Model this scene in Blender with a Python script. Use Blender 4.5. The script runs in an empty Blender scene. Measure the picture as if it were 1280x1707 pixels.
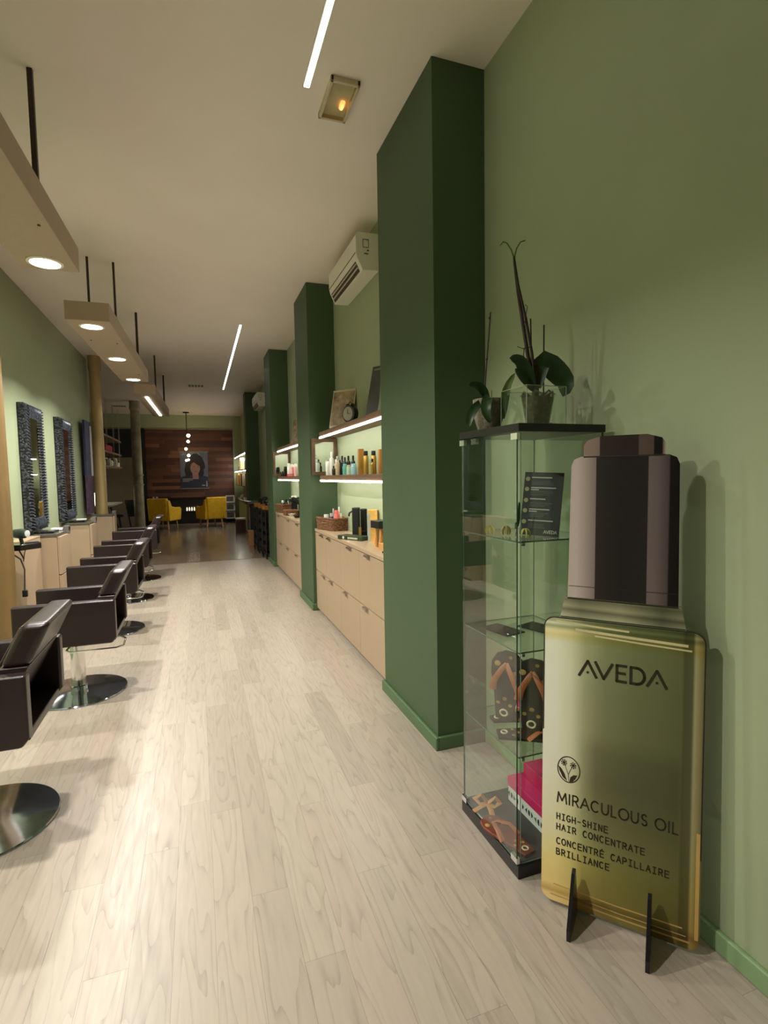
import bpy, bmesh, math, random
from mathutils import Vector, Matrix
random.seed(7)
R = math.radians
sc = bpy.context.scene
C = sc.collection

# ------------------------------------------------------------------ camera
F, YAW, PITCH, ROLL, CAMH = 888.673, 0.335877, 0.0687213, -0.0167222, 1.46
cy, sy, cp, sp = math.cos(YAW), math.sin(YAW), math.cos(PITCH), math.sin(PITCH)
fwd = Vector((sy*cp, cy*cp, -sp)); rgt = Vector((cy, -sy, 0)); upv = rgt.cross(fwd)
r2 = math.cos(ROLL)*rgt + math.sin(ROLL)*upv
u2 = -math.sin(ROLL)*rgt + math.cos(ROLL)*upv
cam = bpy.data.cameras.new('camera'); co = bpy.data.objects.new('camera', cam); C.objects.link(co)
cam.sensor_fit = 'HORIZONTAL'; cam.sensor_width = 36; cam.lens = F/1280*36
cam.clip_start = 0.05; cam.clip_end = 60
M = Matrix((r2, u2, -fwd)).transposed().to_4x4(); M.translation = Vector((0, 0, CAMH))
co.matrix_world = M
sc.camera = co
sc.view_settings.view_transform = 'Standard'
sc.view_settings.look = 'None'
sc.view_settings.exposure = 0.6
sc.view_settings.gamma = 1.0
sc.view_settings.use_curve_mapping = False
sc.cycles.max_bounces = 10; sc.cycles.diffuse_bounces = 5; sc.cycles.glossy_bounces = 5
sc.cycles.blur_glossy = 0.15; sc.cycles.transparent_max_bounces = 24; sc.cycles.sample_clamp_indirect = 150

# ------------------------------------------------------------------ world and lights (levels)
world = bpy.data.worlds.new('night'); sc.world = world; world.use_nodes = True
world.node_tree.nodes['Background'].inputs[0].default_value = (0.9, 0.95, 1, 1)
world.node_tree.nodes['Background'].inputs[1].default_value = 0.01
DOWN_W = 26.0        # each round downlight
SHELF_E = 19.0       # shelf LED strips
STRIP_E = 5.0        # ceiling LED strips
BULB_E = 12.0
WARM = (1.0, 0.95, 0.87)
NEUT = (1.0, 0.96, 0.84)
COOL = (0.97, 0.97, 0.88)

# ------------------------------------------------------------------ materials
def S(r, g, b):
    f = lambda c: (c/255/12.92) if c/255 <= .04045 else ((c/255+.055)/1.055)**2.4
    return (f(r), f(g), f(b), 1)
MATS = {}
def mat(name, rgb, rough=.5, metal=0., var=.06, scale=18., bump=0., spec=.5, coat=0., emit=None, es=0., stretch=None):
    if name in MATS: return MATS[name]
    m = bpy.data.materials.new(name); m.use_nodes = True; nt = m.node_tree; N = nt.nodes; L = nt.links
    b = N['Principled BSDF']; c = S(*rgb)
    b.inputs['Roughness'].default_value = rough; b.inputs['Metallic'].default_value = metal
    b.inputs['Specular IOR Level'].default_value = spec
    b.inputs['Coat Weight'].default_value = coat; b.inputs['Coat Roughness'].default_value = .15
    tc = N.new('ShaderNodeTexCoord'); no = N.new('ShaderNodeTexNoise'); no.inputs['Scale'].default_value = scale
    no.inputs['Detail'].default_value = 4
    mp = N.new('ShaderNodeMapping'); L.new(tc.outputs['Object'], mp.inputs[0]); L.new(mp.outputs[0], no.inputs[0])
    if stretch: mp.inputs['Scale'].default_value = stretch
    cr = N.new('ShaderNodeValToRGB'); L.new(no.outputs['Fac'], cr.inputs[0])
    cr.color_ramp.elements[0].position = .3; cr.color_ramp.elements[1].position = .7
    cr.color_ramp.elements[0].color = tuple(v*(1-var) for v in c[:3])+(1,)
    cr.color_ramp.elements[1].color = tuple(min(1, v*(1+var)) for v in c[:3])+(1,)
    L.new(cr.outputs[0], b.inputs['Base Color'])
    if bump:
        bp = N.new('ShaderNodeBump'); bp.inputs['Strength'].default_value = bump; bp.inputs['Distance'].default_value = .01
        L.new(no.outputs['Fac'], bp.inputs['Height']); L.new(bp.outputs[0], b.inputs['Normal'])
    if emit:
        b.inputs['Emission Color'].default_value = emit+(1,) if len(emit) == 3 else emit
        b.inputs['Emission Strength'].default_value = es
    MATS[name] = m
    return m
def glow(name, col, e):
    m = bpy.data.materials.new(name); m.use_nodes = True; nt = m.node_tree
    b = nt.nodes['Principled BSDF']; b.inputs['Base Color'].default_value = (.8, .8, .8, 1)
    b.inputs['Emission Color'].default_value = col+(1,); b.inputs['Emission Strength'].default_value = e
    MATS[name] = m; return m
def glass(name, tint=(.93, .965, .94), refl=1.0, rough=0.0, dirt=0.0):
    m = bpy.data.materials.new(name); m.use_nodes = True; nt = m.node_tree; N = nt.nodes; L = nt.links
    N.remove(N['Principled BSDF']); out = N['Material Output']
    tr = N.new('ShaderNodeBsdfTransparent'); tr.inputs[0].default_value = tint+(1,)
    gl = N.new('ShaderNodeBsdfGlossy'); gl.inputs['Roughness'].default_value = rough
    gl.inputs['Color'].default_value = (1, 1, 1, 1)
    # Schlick reflectance from the facing angle, equal from both sides of the pane
    fr = N.new('ShaderNodeLayerWeight'); fr.inputs[0].default_value = .5
    pw = N.new('ShaderNodeMath'); pw.operation = 'POWER'; pw.inputs[1].default_value = 5.0; L.new(fr.outputs['Facing'], pw.inputs[0])
    sa = N.new('ShaderNodeMath'); sa.operation = 'MULTIPLY_ADD'; sa.inputs[1].default_value = .96; sa.inputs[2].default_value = .04; L.new(pw.outputs[0], sa.inputs[0])
    mu = N.new('ShaderNodeMath'); mu.operation = 'MULTIPLY_ADD'; mu.inputs[1].default_value = refl; mu.inputs[2].default_value = dirt
    mx = N.new('ShaderNodeMixShader'); L.new(sa.outputs[0], mu.inputs[0]); L.new(mu.outputs[0], mx.inputs[0])
    L.new(tr.outputs[0], mx.inputs[1]); L.new(gl.outputs[0], mx.inputs[2]); L.new(mx.outputs[0], out.inputs[0])
    MATS[name] = m; return m

def planks(name, ax_len, ax_wid, W, Lp, ramp, rough, grain=.25, gap=.0015, gscale=1.0, bump=.15, seed=0.0, coat=0.):
    """boards running along ax_len ('X','Y','Z'), width W along ax_wid, random colour per board, oak grain"""
    m = bpy.data.materials.new(name); m.use_nodes = True; nt = m.node_tree; N = nt.nodes; L = nt.links
    b = N['Principled BSDF']; b.inputs['Roughness'].default_value = rough; b.inputs['Coat Weight'].default_value = coat
    tc = N.new('ShaderNodeTexCoord'); sx = N.new('ShaderNodeSeparateXYZ'); L.new(tc.outputs['Object'], sx.inputs[0])
    def mth(op, a, c=None, d=None):
        n = N.new('ShaderNodeMath'); n.operation = op
        for i, v in enumerate((a, c, d)):
            if v is None: continue
            if isinstance(v, (int, float)): n.inputs[i].default_value = v
            else: L.new(v, n.inputs[i])
        return n.outputs[0]
    wv = mth('DIVIDE', mth('ADD', sx.outputs[ax_wid], 50*W), W); row = mth('FLOOR', wv); wf = mth('FRACT', wv)
    w1 = N.new('ShaderNodeTexWhiteNoise'); w1.noise_dimensions = '1D'; L.new(mth('ADD', row, seed), w1.inputs['W'])
    lv = mth('ADD', mth('DIVIDE', sx.outputs[ax_len], Lp), mth('MULTIPLY', w1.outputs['Value'], 7.3)); lv = mth('ADD', lv, 60)
    cell = mth('FLOOR', lv); lf = mth('FRACT', lv)
    cb = N.new('ShaderNodeCombineXYZ'); L.new(row, cb.inputs[0]); L.new(cell, cb.inputs[1]); cb.inputs[2].default_value = seed
    w2 = N.new('ShaderNodeTexWhiteNoise'); w2.noise_dimensions = '3D'; L.new(cb.outputs[0], w2.inputs['Vector'])
    cr = N.new('ShaderNodeValToRGB'); L.new(w2.outputs['Value'], cr.inputs[0])
    els = cr.color_ramp.elements
    while len(els) < len(ramp): els.new(.5)
    for i, c in enumerate(ramp):
        els[i].position = i/(len(ramp)-1); els[i].color = S(*c)
    # grain coordinates: shifted per board, stretched along the board
    vm = N.new('ShaderNodeVectorMath'); vm.operation = 'SCALE'; L.new(w2.outputs['Color'], vm.inputs[0]); vm.inputs['Scale'].default_value = 9.0
    va = N.new('ShaderNodeVectorMath'); va.operation = 'ADD'; L.new(tc.outputs['Object'], va.inputs[0]); L.new(vm.outputs[0], va.inputs[1])
    mp = N.new('ShaderNodeMapping'); s = {'X': 14., 'Y': 14., 'Z': 14.}; s[ax_len] = 1.5
    mp.inputs['Scale'].default_value = (s['X']*gscale, s['Y']*gscale, s['Z']*gscale); L.new(va.outputs[0], mp.inputs[0])
    n1 = N.new('ShaderNodeTexNoise'); n1.inputs['Scale'].default_value = .55; n1.inputs['Detail'].default_value = 2; L.new(mp.outputs[0], n1.inputs[0])
    rings = mth('FRACT', mth('MULTIPLY', n1.outputs['Fac'], 13.0))          # cathedral rings
    rings = mth('POWER', rings, 5.0)
    n2 = N.new('ShaderNodeTexNoise'); n2.inputs['Scale'].default_value = 5.; n2.inputs['Detail'].default_value = 5; L.new(mp.outputs[0], n2.inputs[0])
    g = mth('MULTIPLY', rings, mth('MULTIPLY_ADD', n2.outputs['Fac'], .9, 0.0))
    g2 = mth('MULTIPLY_ADD', n2.outputs['Fac'], .5, -.25)
    gg = mth('MULTIPLY', mth('ADD', g, g2), grain)
    e1 = mth('LESS_THAN', wf, gap/W); e2 = mth('LESS_THAN', lf, gap/Lp)
    edge = mth('MULTIPLY', mth('MAXIMUM', e1, e2), .35)
    k = mth('SUBTRACT', mth('SUBTRACT', 1.0, gg), edge)
    mx = N.new('ShaderNodeVectorMath'); mx.operation = 'SCALE'; L.new(cr.outputs[0], mx.inputs[0]); L.new(k, mx.inputs['Scale'])
    L.new(mx.outputs[0], b.inputs['Base Color'])
    bp = N.new('ShaderNodeBump'); bp.inputs['Strength'].default_value = bump; bp.inputs['Distance'].default_value = .002
    L.new(k, bp.inputs['Height']); L.new(bp.outputs[0], b.inputs['Normal'])
    rr = mth('MULTIPLY_ADD', n2.outputs['Fac'], .18, rough-.09); L.new(rr, b.inputs['Roughness'])
    MATS[name] = m; return m

WALL = mat('sage_paint', (158, 169, 136), .55, var=.03, scale=3, bump=.02)
PIL = mat('dark_green_paint', (66, 88, 58), .6, var=.03, scale=3, bump=.02)
CEIL = mat('ceiling_paint', (236, 224, 212), .6, var=.02, scale=2)
FLOOR = planks('pale_oak_floor', 'Y', 'X', .125, 1.15, [(158, 146, 132), (166, 155, 140), (155, 145, 131), (168, 158, 143), (163, 149, 136)], .36, grain=.42)
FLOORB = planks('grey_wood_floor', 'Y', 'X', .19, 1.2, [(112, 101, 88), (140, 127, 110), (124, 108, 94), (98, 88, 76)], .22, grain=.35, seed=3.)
CAB = mat('beige_laminate', (172, 150, 124), .45, var=.025, scale=4)
CABTOP = mat('beige_worktop', (184, 162, 134), .3, var=.02, scale=4)
DARKGAP = mat('cabinet_gap', (52, 40, 30), .8)
WOOD = mat('walnut_shelf', (110, 84, 60), .55, var=.25, scale=6, stretch=(8, 1, 8), bump=.1)
RUSTIC = mat('rustic_frame_wood', (98, 72, 50), .7, var=.35, scale=9, bump=.2)
LEATH = mat('dark_brown_leather', (33, 20, 20), .36, var=.10, scale=60, bump=.06, coat=.12)
LINING = mat('black_lining', (14, 12, 12), .8)
CHROME = mat('chrome', (225, 225, 225), .10, 1., var=.02)
DISC = mat('polished_steel_disc', (160, 168, 180), .08, 1., var=.25, scale=9)
STEEL = mat('brushed_steel', (190, 185, 175), .3, 1.)
TAUPE = mat('taupe_lamp_paint', (170, 150, 128), .55, var=.02)
BRONZE = mat('bronze_rod', (62, 44, 38), .5, .3)
GOLDCOL = mat('gold_column_paint', (176, 154, 106), .38, .25, var=.05, scale=6, bump=.05)
GREYCOL = mat('grey_gold_column_paint', (150, 142, 118), .45, .2, var=.3, scale=5)
BLACK = mat('black_plastic', (20, 19, 20), .4)
BLACKG = mat('black_gloss', (14, 13, 15), .15)
WHITEP = mat('white_plastic', (225, 220, 205), .45, var=.02)
LEAF = mat('orchid_leaf', (38, 66, 34), .4, var=.25, scale=20)
LEAFP = mat('pale_leaf', (86, 110, 58), .45, var=.2)
STEM = mat('orchid_stem', (46, 34, 26), .6, var=.3)
SOIL = mat('bark_substrate', (92, 78, 62), .9, var=.6, scale=70, bump=.6)
STONEPOT = mat('speckled_grey_pot', (128, 122, 104), .8, var=.35, scale=120, bump=.2)
MIRROR = mat('mirror_glass', (236, 240, 236), .02, 1., var=.0)
NAVY = mat('navy_wall_paint', (18, 24, 38), .6)
TAUPEW = mat('taupe_wall_paint', (120, 108, 88), .7, var=.08, scale=3)
YEL = mat('mustard_velvet', (212, 166, 26), .75, var=.12, scale=8)
OAK = mat('pale_oak_leg', (200, 160, 100), .5, var=.1)
GLASS = glass('clear_glass', (.91, .94, .92), refl=1.0, dirt=.012)
GLASSE = mat('green_glass_edge', (66, 98, 80), .15, var=.1)
GLASS2 = glass('vase_glass', (.93, .96, .93), refl=1.0)
CLEARPOT = glass('clear_plastic', (.80, .80, .74), refl=.8, rough=.1)
M_SHELF = glow('shelf_led', NEUT, SHELF_E)
M_STRIP = glow('ceiling_led', COOL, STRIP_E)
M_DISC = glow('downlight_diffuser', (1, .93, .78), 9.0)
M_BULB = glow('warm_bulb', (1, .78, .42), BULB_E)
M_CANDLE = glow('lit_tealight', (1, .88, .62), .7)
M_EXIT = glow('orange_standby_lamp', (1, .32, .08), 1.6)

# ------------------------------------------------------------------ mesh helpers
def BM(): return bmesh.new()
def obj(name, bm, m, parent=None, smooth=False, bevel=0., seg=2, loc=None, rot=None, subd=0):
    me = bpy.data.meshes.new(name)
    bmesh.ops.recalc_face_normals(bm, faces=bm.faces)
    bm.to_mesh(me); bm.free()
    for x in (m if isinstance(m, (list, tuple)) else [m]): me.materials.append(x)
    o = bpy.data.objects.new(name, me); C.objects.link(o)
    if parent: o.parent = parent
    if loc: o.location = loc
    if rot: o.rotation_euler = rot
    if smooth:
        for p in me.polygons: p.use_smooth = True
        md = o.modifiers.new('ws', 'EDGE_SPLIT'); md.split_angle = R(38)
    if bevel:
        md = o.modifiers.new('bevel', 'BEVEL'); md.width = bevel; md.segments = seg; md.limit_method = 'ANGLE'; md.angle_limit = R(40)
        if not smooth:
            for p in me.polygons: p.use_smooth = True
            w = o.modifiers.new('wn', 'WEIGHTED_NORMAL'); w.keep_sharp = True
    if subd:
        md = o.modifiers.new('sub', 'SUBSURF'); md.levels = subd; md.render_levels = subd
    return o
def tag(o, label, cat, group=None):
    o['label'] = label; o['category'] = cat
    if group: o['group'] = group
    return o
def thing(name, label, cat, loc=(0, 0, 0), rotz=0, group=None):
    o = bpy.data.objects.new(name, None); C.objects.link(o); o.location = loc; o.rotation_euler = (0, 0, rotz)
    o.empty_display_size = .1
    return tag(o, label, cat, group)
def struct(name, bm, m, **k):
    o = obj(name, bm, m, **k); o['kind'] = 'structure'; return o
def box(bm, x0, x1, y0, y1, z0, z1, mi=0, mx=None):
    vs = [bm.verts.new((x, y, z)) for x in (x0, x1) for y in (y0, y1) for z in (z0, z1)]
    if mx is not None:
        for v in vs: v.co = mx @ v.co
    for f in ((0, 1, 3, 2), (4, 6, 7, 5), (0, 4, 5, 1), (2, 3, 7, 6), (0, 2, 6, 4), (1, 5, 7, 3)):
        fc = bm.faces.new([vs[i] for i in f]); fc.material_index = mi
    return vs
def B(x0, x1, y0, y1, z0, z1, mi=0):
    bm = BM(); box(bm, x0, x1, y0, y1, z0, z1, mi); return bm
def hexa(bm, pts, mi=0):
    """8 points: bottom quad then top quad, same winding"""
    vs = [bm.verts.new(p) for p in pts]
    for f in ((3, 2, 1, 0), (4, 5, 6, 7), (0, 1, 5, 4), (1, 2, 6, 5), (2, 3, 7, 6), (3, 0, 4, 7)):
        bm.faces.new([vs[i] for i in f]).material_index = mi
def lathe(bm, prof, c=(0, 0, 0), seg=24, mi=0, axis='Z', cap=True):
    rings = []
    for r, z in prof:
        ring = []
        for i in range(seg):
            a = 2*math.pi*i/seg; x, y = r*math.cos(a), r*math.sin(a)
            p = (x, y, z) if axis == 'Z' else ((z, x, y) if axis == 'X' else (x, z, y))
            ring.append(bm.verts.new((p[0]+c[0], p[1]+c[1], p[2]+c[2])))
        rings.append(ring)
    for a, b in zip(rings, rings[1:]):
        for i in range(seg):
            j = (i+1) % seg; bm.faces.new((a[i], a[j], b[j], b[i])).material_index = mi
    if cap:
        if prof[0][0] > 1e-5: bm.faces.new(list(reversed(rings[0]))).material_index = mi
        if prof[-1][0] > 1e-5: bm.faces.new(rings[-1]).material_index = mi
    return bm
def cylz(bm, x, y, z0, z1, r, seg=20, mi=0): return lathe(bm, [(r, z0), (r, z1)], (x, y, 0), seg, mi)
def tube(bm, pts, r, seg=8, mi=0, r1=None, flat=1.0):
    pts = [Vector(p) for p in pts]; n = len(pts); rings = []
    prev = None
    for i, p in enumerate(pts):
        t = (pts[min(i+1, n-1)]-pts[max(i-1, 0)]).normalized()
        ref = Vector((0, 0, 1)) if abs(t.z) < .9 else Vector((1, 0, 0))
        a = t.cross(ref).normalized()
        if prev is not None and a.dot(prev) < 0: a = -a
        prev = a; b = t.cross(a).normalized()
        rr = r if r1 is None else r+(r1-r)*i/(n-1)
        rings.append([bm.verts.new(p+a*math.cos(2*math.pi*k/seg)*rr+b*math.sin(2*math.pi*k/seg)*rr*flat) for k in range(seg)])
    for a, b in zip(rings, rings[1:]):
        for i in range(seg):
            j = (i+1) % seg; bm.faces.new((a[i], a[j], b[j], b[i])).material_index = mi
    bm.faces.new(list(reversed(rings[0]))).material_index = mi; bm.faces.new(rings[-1]).material_index = mi
    return bm
def prism(bm, poly, fn, t0, t1, mi=0, mside=None):
    """poly: list of (a,b); fn(a,b,t)->point; extruded from t0 to t1"""
    A = [bm.verts.new(fn(a, b, t0)) for a, b in poly]; Bv = [bm.verts.new(fn(a, b, t1)) for a, b in poly]
    bm.faces.new(A).material_index = mi; bm.faces.new(list(reversed(Bv))).material_index = mi
    n = len(poly)
    for i in range(n):
        j = (i+1) % n; f = bm.faces.new((A[j], A[i], Bv[i], Bv[j])); f.material_index = mi if mside is None else mside
    return bm
def rrect(x0, x1, y0, y1, r, n=5, corners=(1, 1, 1, 1)):
    """rounded rectangle, corners order: bl, br, tr, tl"""
    P = []
    for (cx, cy_, a0, k) in ((x0+r, y0+r, 180, 0), (x1-r, y0+r, 270, 1), (x1-r, y1-r, 0, 2), (x0+r, y1-r, 90, 3)):
        if not corners[k]:
            P.append(((x0, y0), (x1, y0), (x1, y1), (x0, y1))[k]); continue
        for i in range(n+1):
            a = R(a0+90*i/n); P.append((cx+r*math.cos(a), cy_+r*math.sin(a)))
    return P
def copy_tree(o, parent=None):
    c = o.copy(); C.objects.link(c); c.parent = parent
    for ch in [x for x in bpy.data.objects if x.parent == o]:
        copy_tree(ch, c)
    return c
def area(name, loc, rot, size, power, col, shape='DISK', sy_=None, spread=180):
    l = bpy.data.lights.new(name, 'AREA'); l.shape = shape; l.size = size
    if sy_: l.size_y = sy_
    l.energy = power; l.color = col; l.spread = R(spread)
    o = bpy.data.objects.new(name, l); C.objects.link(o); o.location = loc; o.rotation_euler = rot
    return o

# ------------------------------------------------------------------ the room
H = 3.497; XP = 1.157; XW = 1.449; XL = -1.69; YB = 18.43; YL = 10.32; XA = -4.6; YF = -2.6
struct('floor', B(XL-.1, XW+.1, YF, 9.80, -.1, 0), FLOOR)
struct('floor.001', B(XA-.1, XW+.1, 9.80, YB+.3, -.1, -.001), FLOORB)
tb = BM(); box(tb, XL, XW, 9.785, 9.815, 0, .004)
struct('trim_1', tb, mat('threshold_strip', (120, 108, 92), .4, .5))
struct('ceiling', B(XA-.1, XW+.1, YF, YB+.3, H, H+.1), CEIL)
struct('wall_right', B(XW, XW+.12, YF, YB+.3, 0, H), WALL)
struct('wall_left', B(XL-.12, XL, YF, YL, 0, H), WALL)
struct('wall_alcove_near', B(XA, XL-.12, YL-.12, YL, 0, H), WALL)
struct('wall_alcove_left', B(XA-.12, XA, YL-.12, YB+.3, 0, H), TAUPEW)
struct('wall_front', B(XL-.1, XW+.1, YF-.12, YF, 0, H), TAUPEW)
def skirting(name, x0, x1, y0, y1, m, kind='structure', parent=None):
    bm = BM(); box(bm, x0, x1, y0, y1, 0, .066)
    # sloped top
    cxm = (x0+x1)/2
    o = obj(name, bm, m, parent, bevel=.006)
    if not parent: o['kind'] = kind
    return o
SKM = mat('skirting_green_paint', (128, 156, 112), .5, var=.03)
skirting('baseboard_right', XW-.018, XW+.001, YF, 2.503, SKM)
skirting('baseboard_left', XL-.001, XL+.018, YF, YL, SKM)
# back wall: green band, navy field, taupe field, recess behind the planks
bw = BM()
box(bw, XA, XW, YB, YB+.12, 3.06, H, 0)
box(bw, 1.17, XW, YB, YB+.12, 0, 3.06, 0)
box(bw, XA, -1.75, YB, YB+.12, 2.15, 3.06, 1)
box(bw, XA, -1.75, YB, YB+.12, 0, 2.15, 2)
box(bw, -1.75, 1.17, YB+.10, YB+.2, 0, 3.06, 1)
struct('wall_back', bw, [WALL, NAVY, TAUPEW])
struct('trim_2', B(XA, 1.19, YB-.03, YB+.0, 3.03, 3.07), mat('pale_ledge', (128, 124, 104), .6))

# engaged pillars along the right wall
PL = [(2.503, 3.341), (5.684, 6.414), (8.758, 9.44), (13.254, 13.759)]
pl_lab = ['dark green pillar nearest the camera beside the glass cabinet',
          'dark green pillar second along the right wall, at the basket end of the counter',
          'dark green pillar third along the right wall, beside the black trolleys',
          'farthest dark green pillar, behind the trolleys and the far air conditioner']
for (y0, y1), lb in zip(PL, pl_lab):
    p = thing('pillar', lb, 'pillar', ((XP+XW)/2, (y0+y1)/2, 0), 0, 'green pillars along the right wall')
    hx, hy = (XW-XP)/2, (y1-y0)/2
    obj('shaft', B(-hx, hx, -hy, hy, 0, H-.001), PIL, p)
    bm = BM(); box(bm, -hx-.02, -hx+.001, -hy-.02, hy+.02, 0, .072); box(bm, -hx, hx, -hy-.02, -hy+.001, 0, .072); box(bm, -hx, hx, hy-.001, hy+.02, 0, .072)
    obj('baseboard', bm, mat('pillar_skirting_paint', (78, 106, 70), .5, var=.03), p, bevel=.006)

# ------------------------------------------------------------------ ceiling fittings
def strip(y0, y1, x0, x1, label):
    t = thing('ceiling_strip_light', label, 'ceiling light', ((x0+x1)/2, (y0+y1)/2, H), math.atan2(x0-x1, y1-y0), 'recessed strip lights in the ceiling')
    L_ = (y1-y0)/2
    bm = BM(); box(bm, -.021, -.014, -L_-.004, L_+.004, -.006, 0); box(bm, .014, .021, -L_-.004, L_+.004, -.006, 0)
    box(bm, -.021, .021, -L_-.008, -L_, -.006, 0); box(bm, -.021, .021, L_, L_+.008, -.006, 0)
    obj('profile', bm, mat('white_profile', (205, 200, 185), .5), t)
    obj('diffuser', B(-.014, .014, -L_, L_, -.008, 0), M_STRIP, t)
strip(.4, 2.89, .618, .619, 'bright recessed strip light cut off by the top edge of the photo')
strip(7.47, 12.96, .629, .652, 'thin far strip light in the ceiling between the lamp boxes and the pillars')
t = thing('emergency_light', 'cream framed emergency light with orange glow in the ceiling', 'emergency light', (.80, 2.925, H), R(0))
fr = BM()
for a in ((-.078, .078, -.155, -.138), (-.078, .078, .138, .155), (-.078, -.062, -.155, .155), (.062, .078, -.155, .155)):
    box(fr, a[0], a[1], a[2], a[3], -.028, 0)
obj('frame', fr, mat('cream_frame', (196, 184, 150), .5), t, bevel=.003)
obj('reflector', B(-.062, .062, -.138, .138, -.006, -.001), mat('grey_reflector', (215, 205, 180), .5), t)
lb = BM(); lathe(lb, [(0, -.03), (.012, -.026), (.014, 0), (.012, .026), (0, .03)], (.028, .03, -.014), 12, axis='Y')
obj('bulb', lb, M_EXIT, t, smooth=True)
obj('cover', B(-.062, .062, -.138, .138, -.026, -.024), glass('ribbed_cover', (.9, .9, .84), .5, .05), t)
for x, y, lb in ((.065, 12.6, 'small slotted vent in the ceiling beside the far strip light'), (-1.937, 16.5, 'small slotted vent in the ceiling left of the far grey column')):
    t = thing('ceiling_vent', lb, 'vent', (x, y, H))
    bm = BM()
    for k in range(5): box(bm, -.16+k*.065, -.16+k*.065+.045, -.1, .1, -.012, 0)
    obj('grille', bm, mat('vent_grey', (110, 98, 88), .6), t)

# ------------------------------------------------------------------ hanging lamp boxes
def lampbox(label, x0, y0, x1, y1, w, z0, z1, lights, rods, kind='disc'):
    """centre line from (x0,y0) to (x1,y1)"""
    L_ = math.hypot(x1-x0, y1-y0)/2; rz = math.atan2(x0-x1, y1-y0)
    t = thing('pendant_lamp_box', label, 'pendant lamp', ((x0+x1)/2, (y0+y1)/2, z0), rz, 'long taupe lamp boxes hanging over the styling chairs')
    obj('housing', B(-w/2, w/2, -L_, L_, 0, z1-z0), TAUPE, t, bevel=.004)
    for yy in lights:
        ly = yy-(y0+y1)/2
        if kind == 'disc':
            bm = BM(); lathe(bm, [(.080, 0), (.096, 0), (.096, -.006), (.080, -.009), (.080, 0)], (0, ly, 0), 40, cap=False)
            ring = obj('downlight_ring', bm, mat('white_ring', (235, 225, 205), .4), t, smooth=True)
            bm = BM(); cylz(bm, 0, ly, -.006, .0, .080, 40); obj('downlight_lens', bm, M_DISC, ring)
            xx = x0+(x1-x0)*(yy-y0)/(y1-y0)
            area('downlight', (xx, yy, z0-.012), (0, 0, 0), .075, DOWN_W, WARM, spread=150)
        else:
            obj('tube_light', B(-.02, .02, lights[0]-(y0+y1)/2, lights[1]-(y0+y1)/2, -.012, 0), M_TUBE, t); break
    for dx, yy, r in rods:
        ly = yy-(y0+y1)/2
        obj('rod', B(dx-r, dx+r, ly-r, ly+r, z1-z0, H-z0), BRONZE, t)
        bm = BM(); cylz(bm, dx, ly, -.004, .0, .008, 10); obj('screw', bm, BRONZE, t)
M_TUBE = glow('lamp_tube', (1, .95, .8), 7.0)
lampbox('nearest hanging taupe lamp box, cut off by the left edge', -.856, .95, -.795, 3.846, .31, 2.75, 2.90, (1.18, 2.45, 3.72), ((.105, 1.5, .012), (.105, 3.20, .012), (-.105, 1.5, .012)))
lampbox('middle hanging taupe lamp box with three round lights', -.787, 4.95, -.72, 7.83, .325, 2.75, 2.90, (5.12, 6.40, 7.65), ((-.10, 5.62, .009), (.105, 5.70, .009), (.105, 7.3, .013)))
lampbox('farthest small hanging lamp box with a slanting light tube', -.70, 8.93, -.64, 12.0, .30, 2.75, 2.90, (9.2, 11.8), ((.10, 9.7, .012), (.10, 11.5, .014)), 'tube')
area('tube_glow', (-.67, 10.5, 2.73), (0, 0, 0), .04, 5, WARM, 'RECTANGLE', 2.4, 140)

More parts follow.
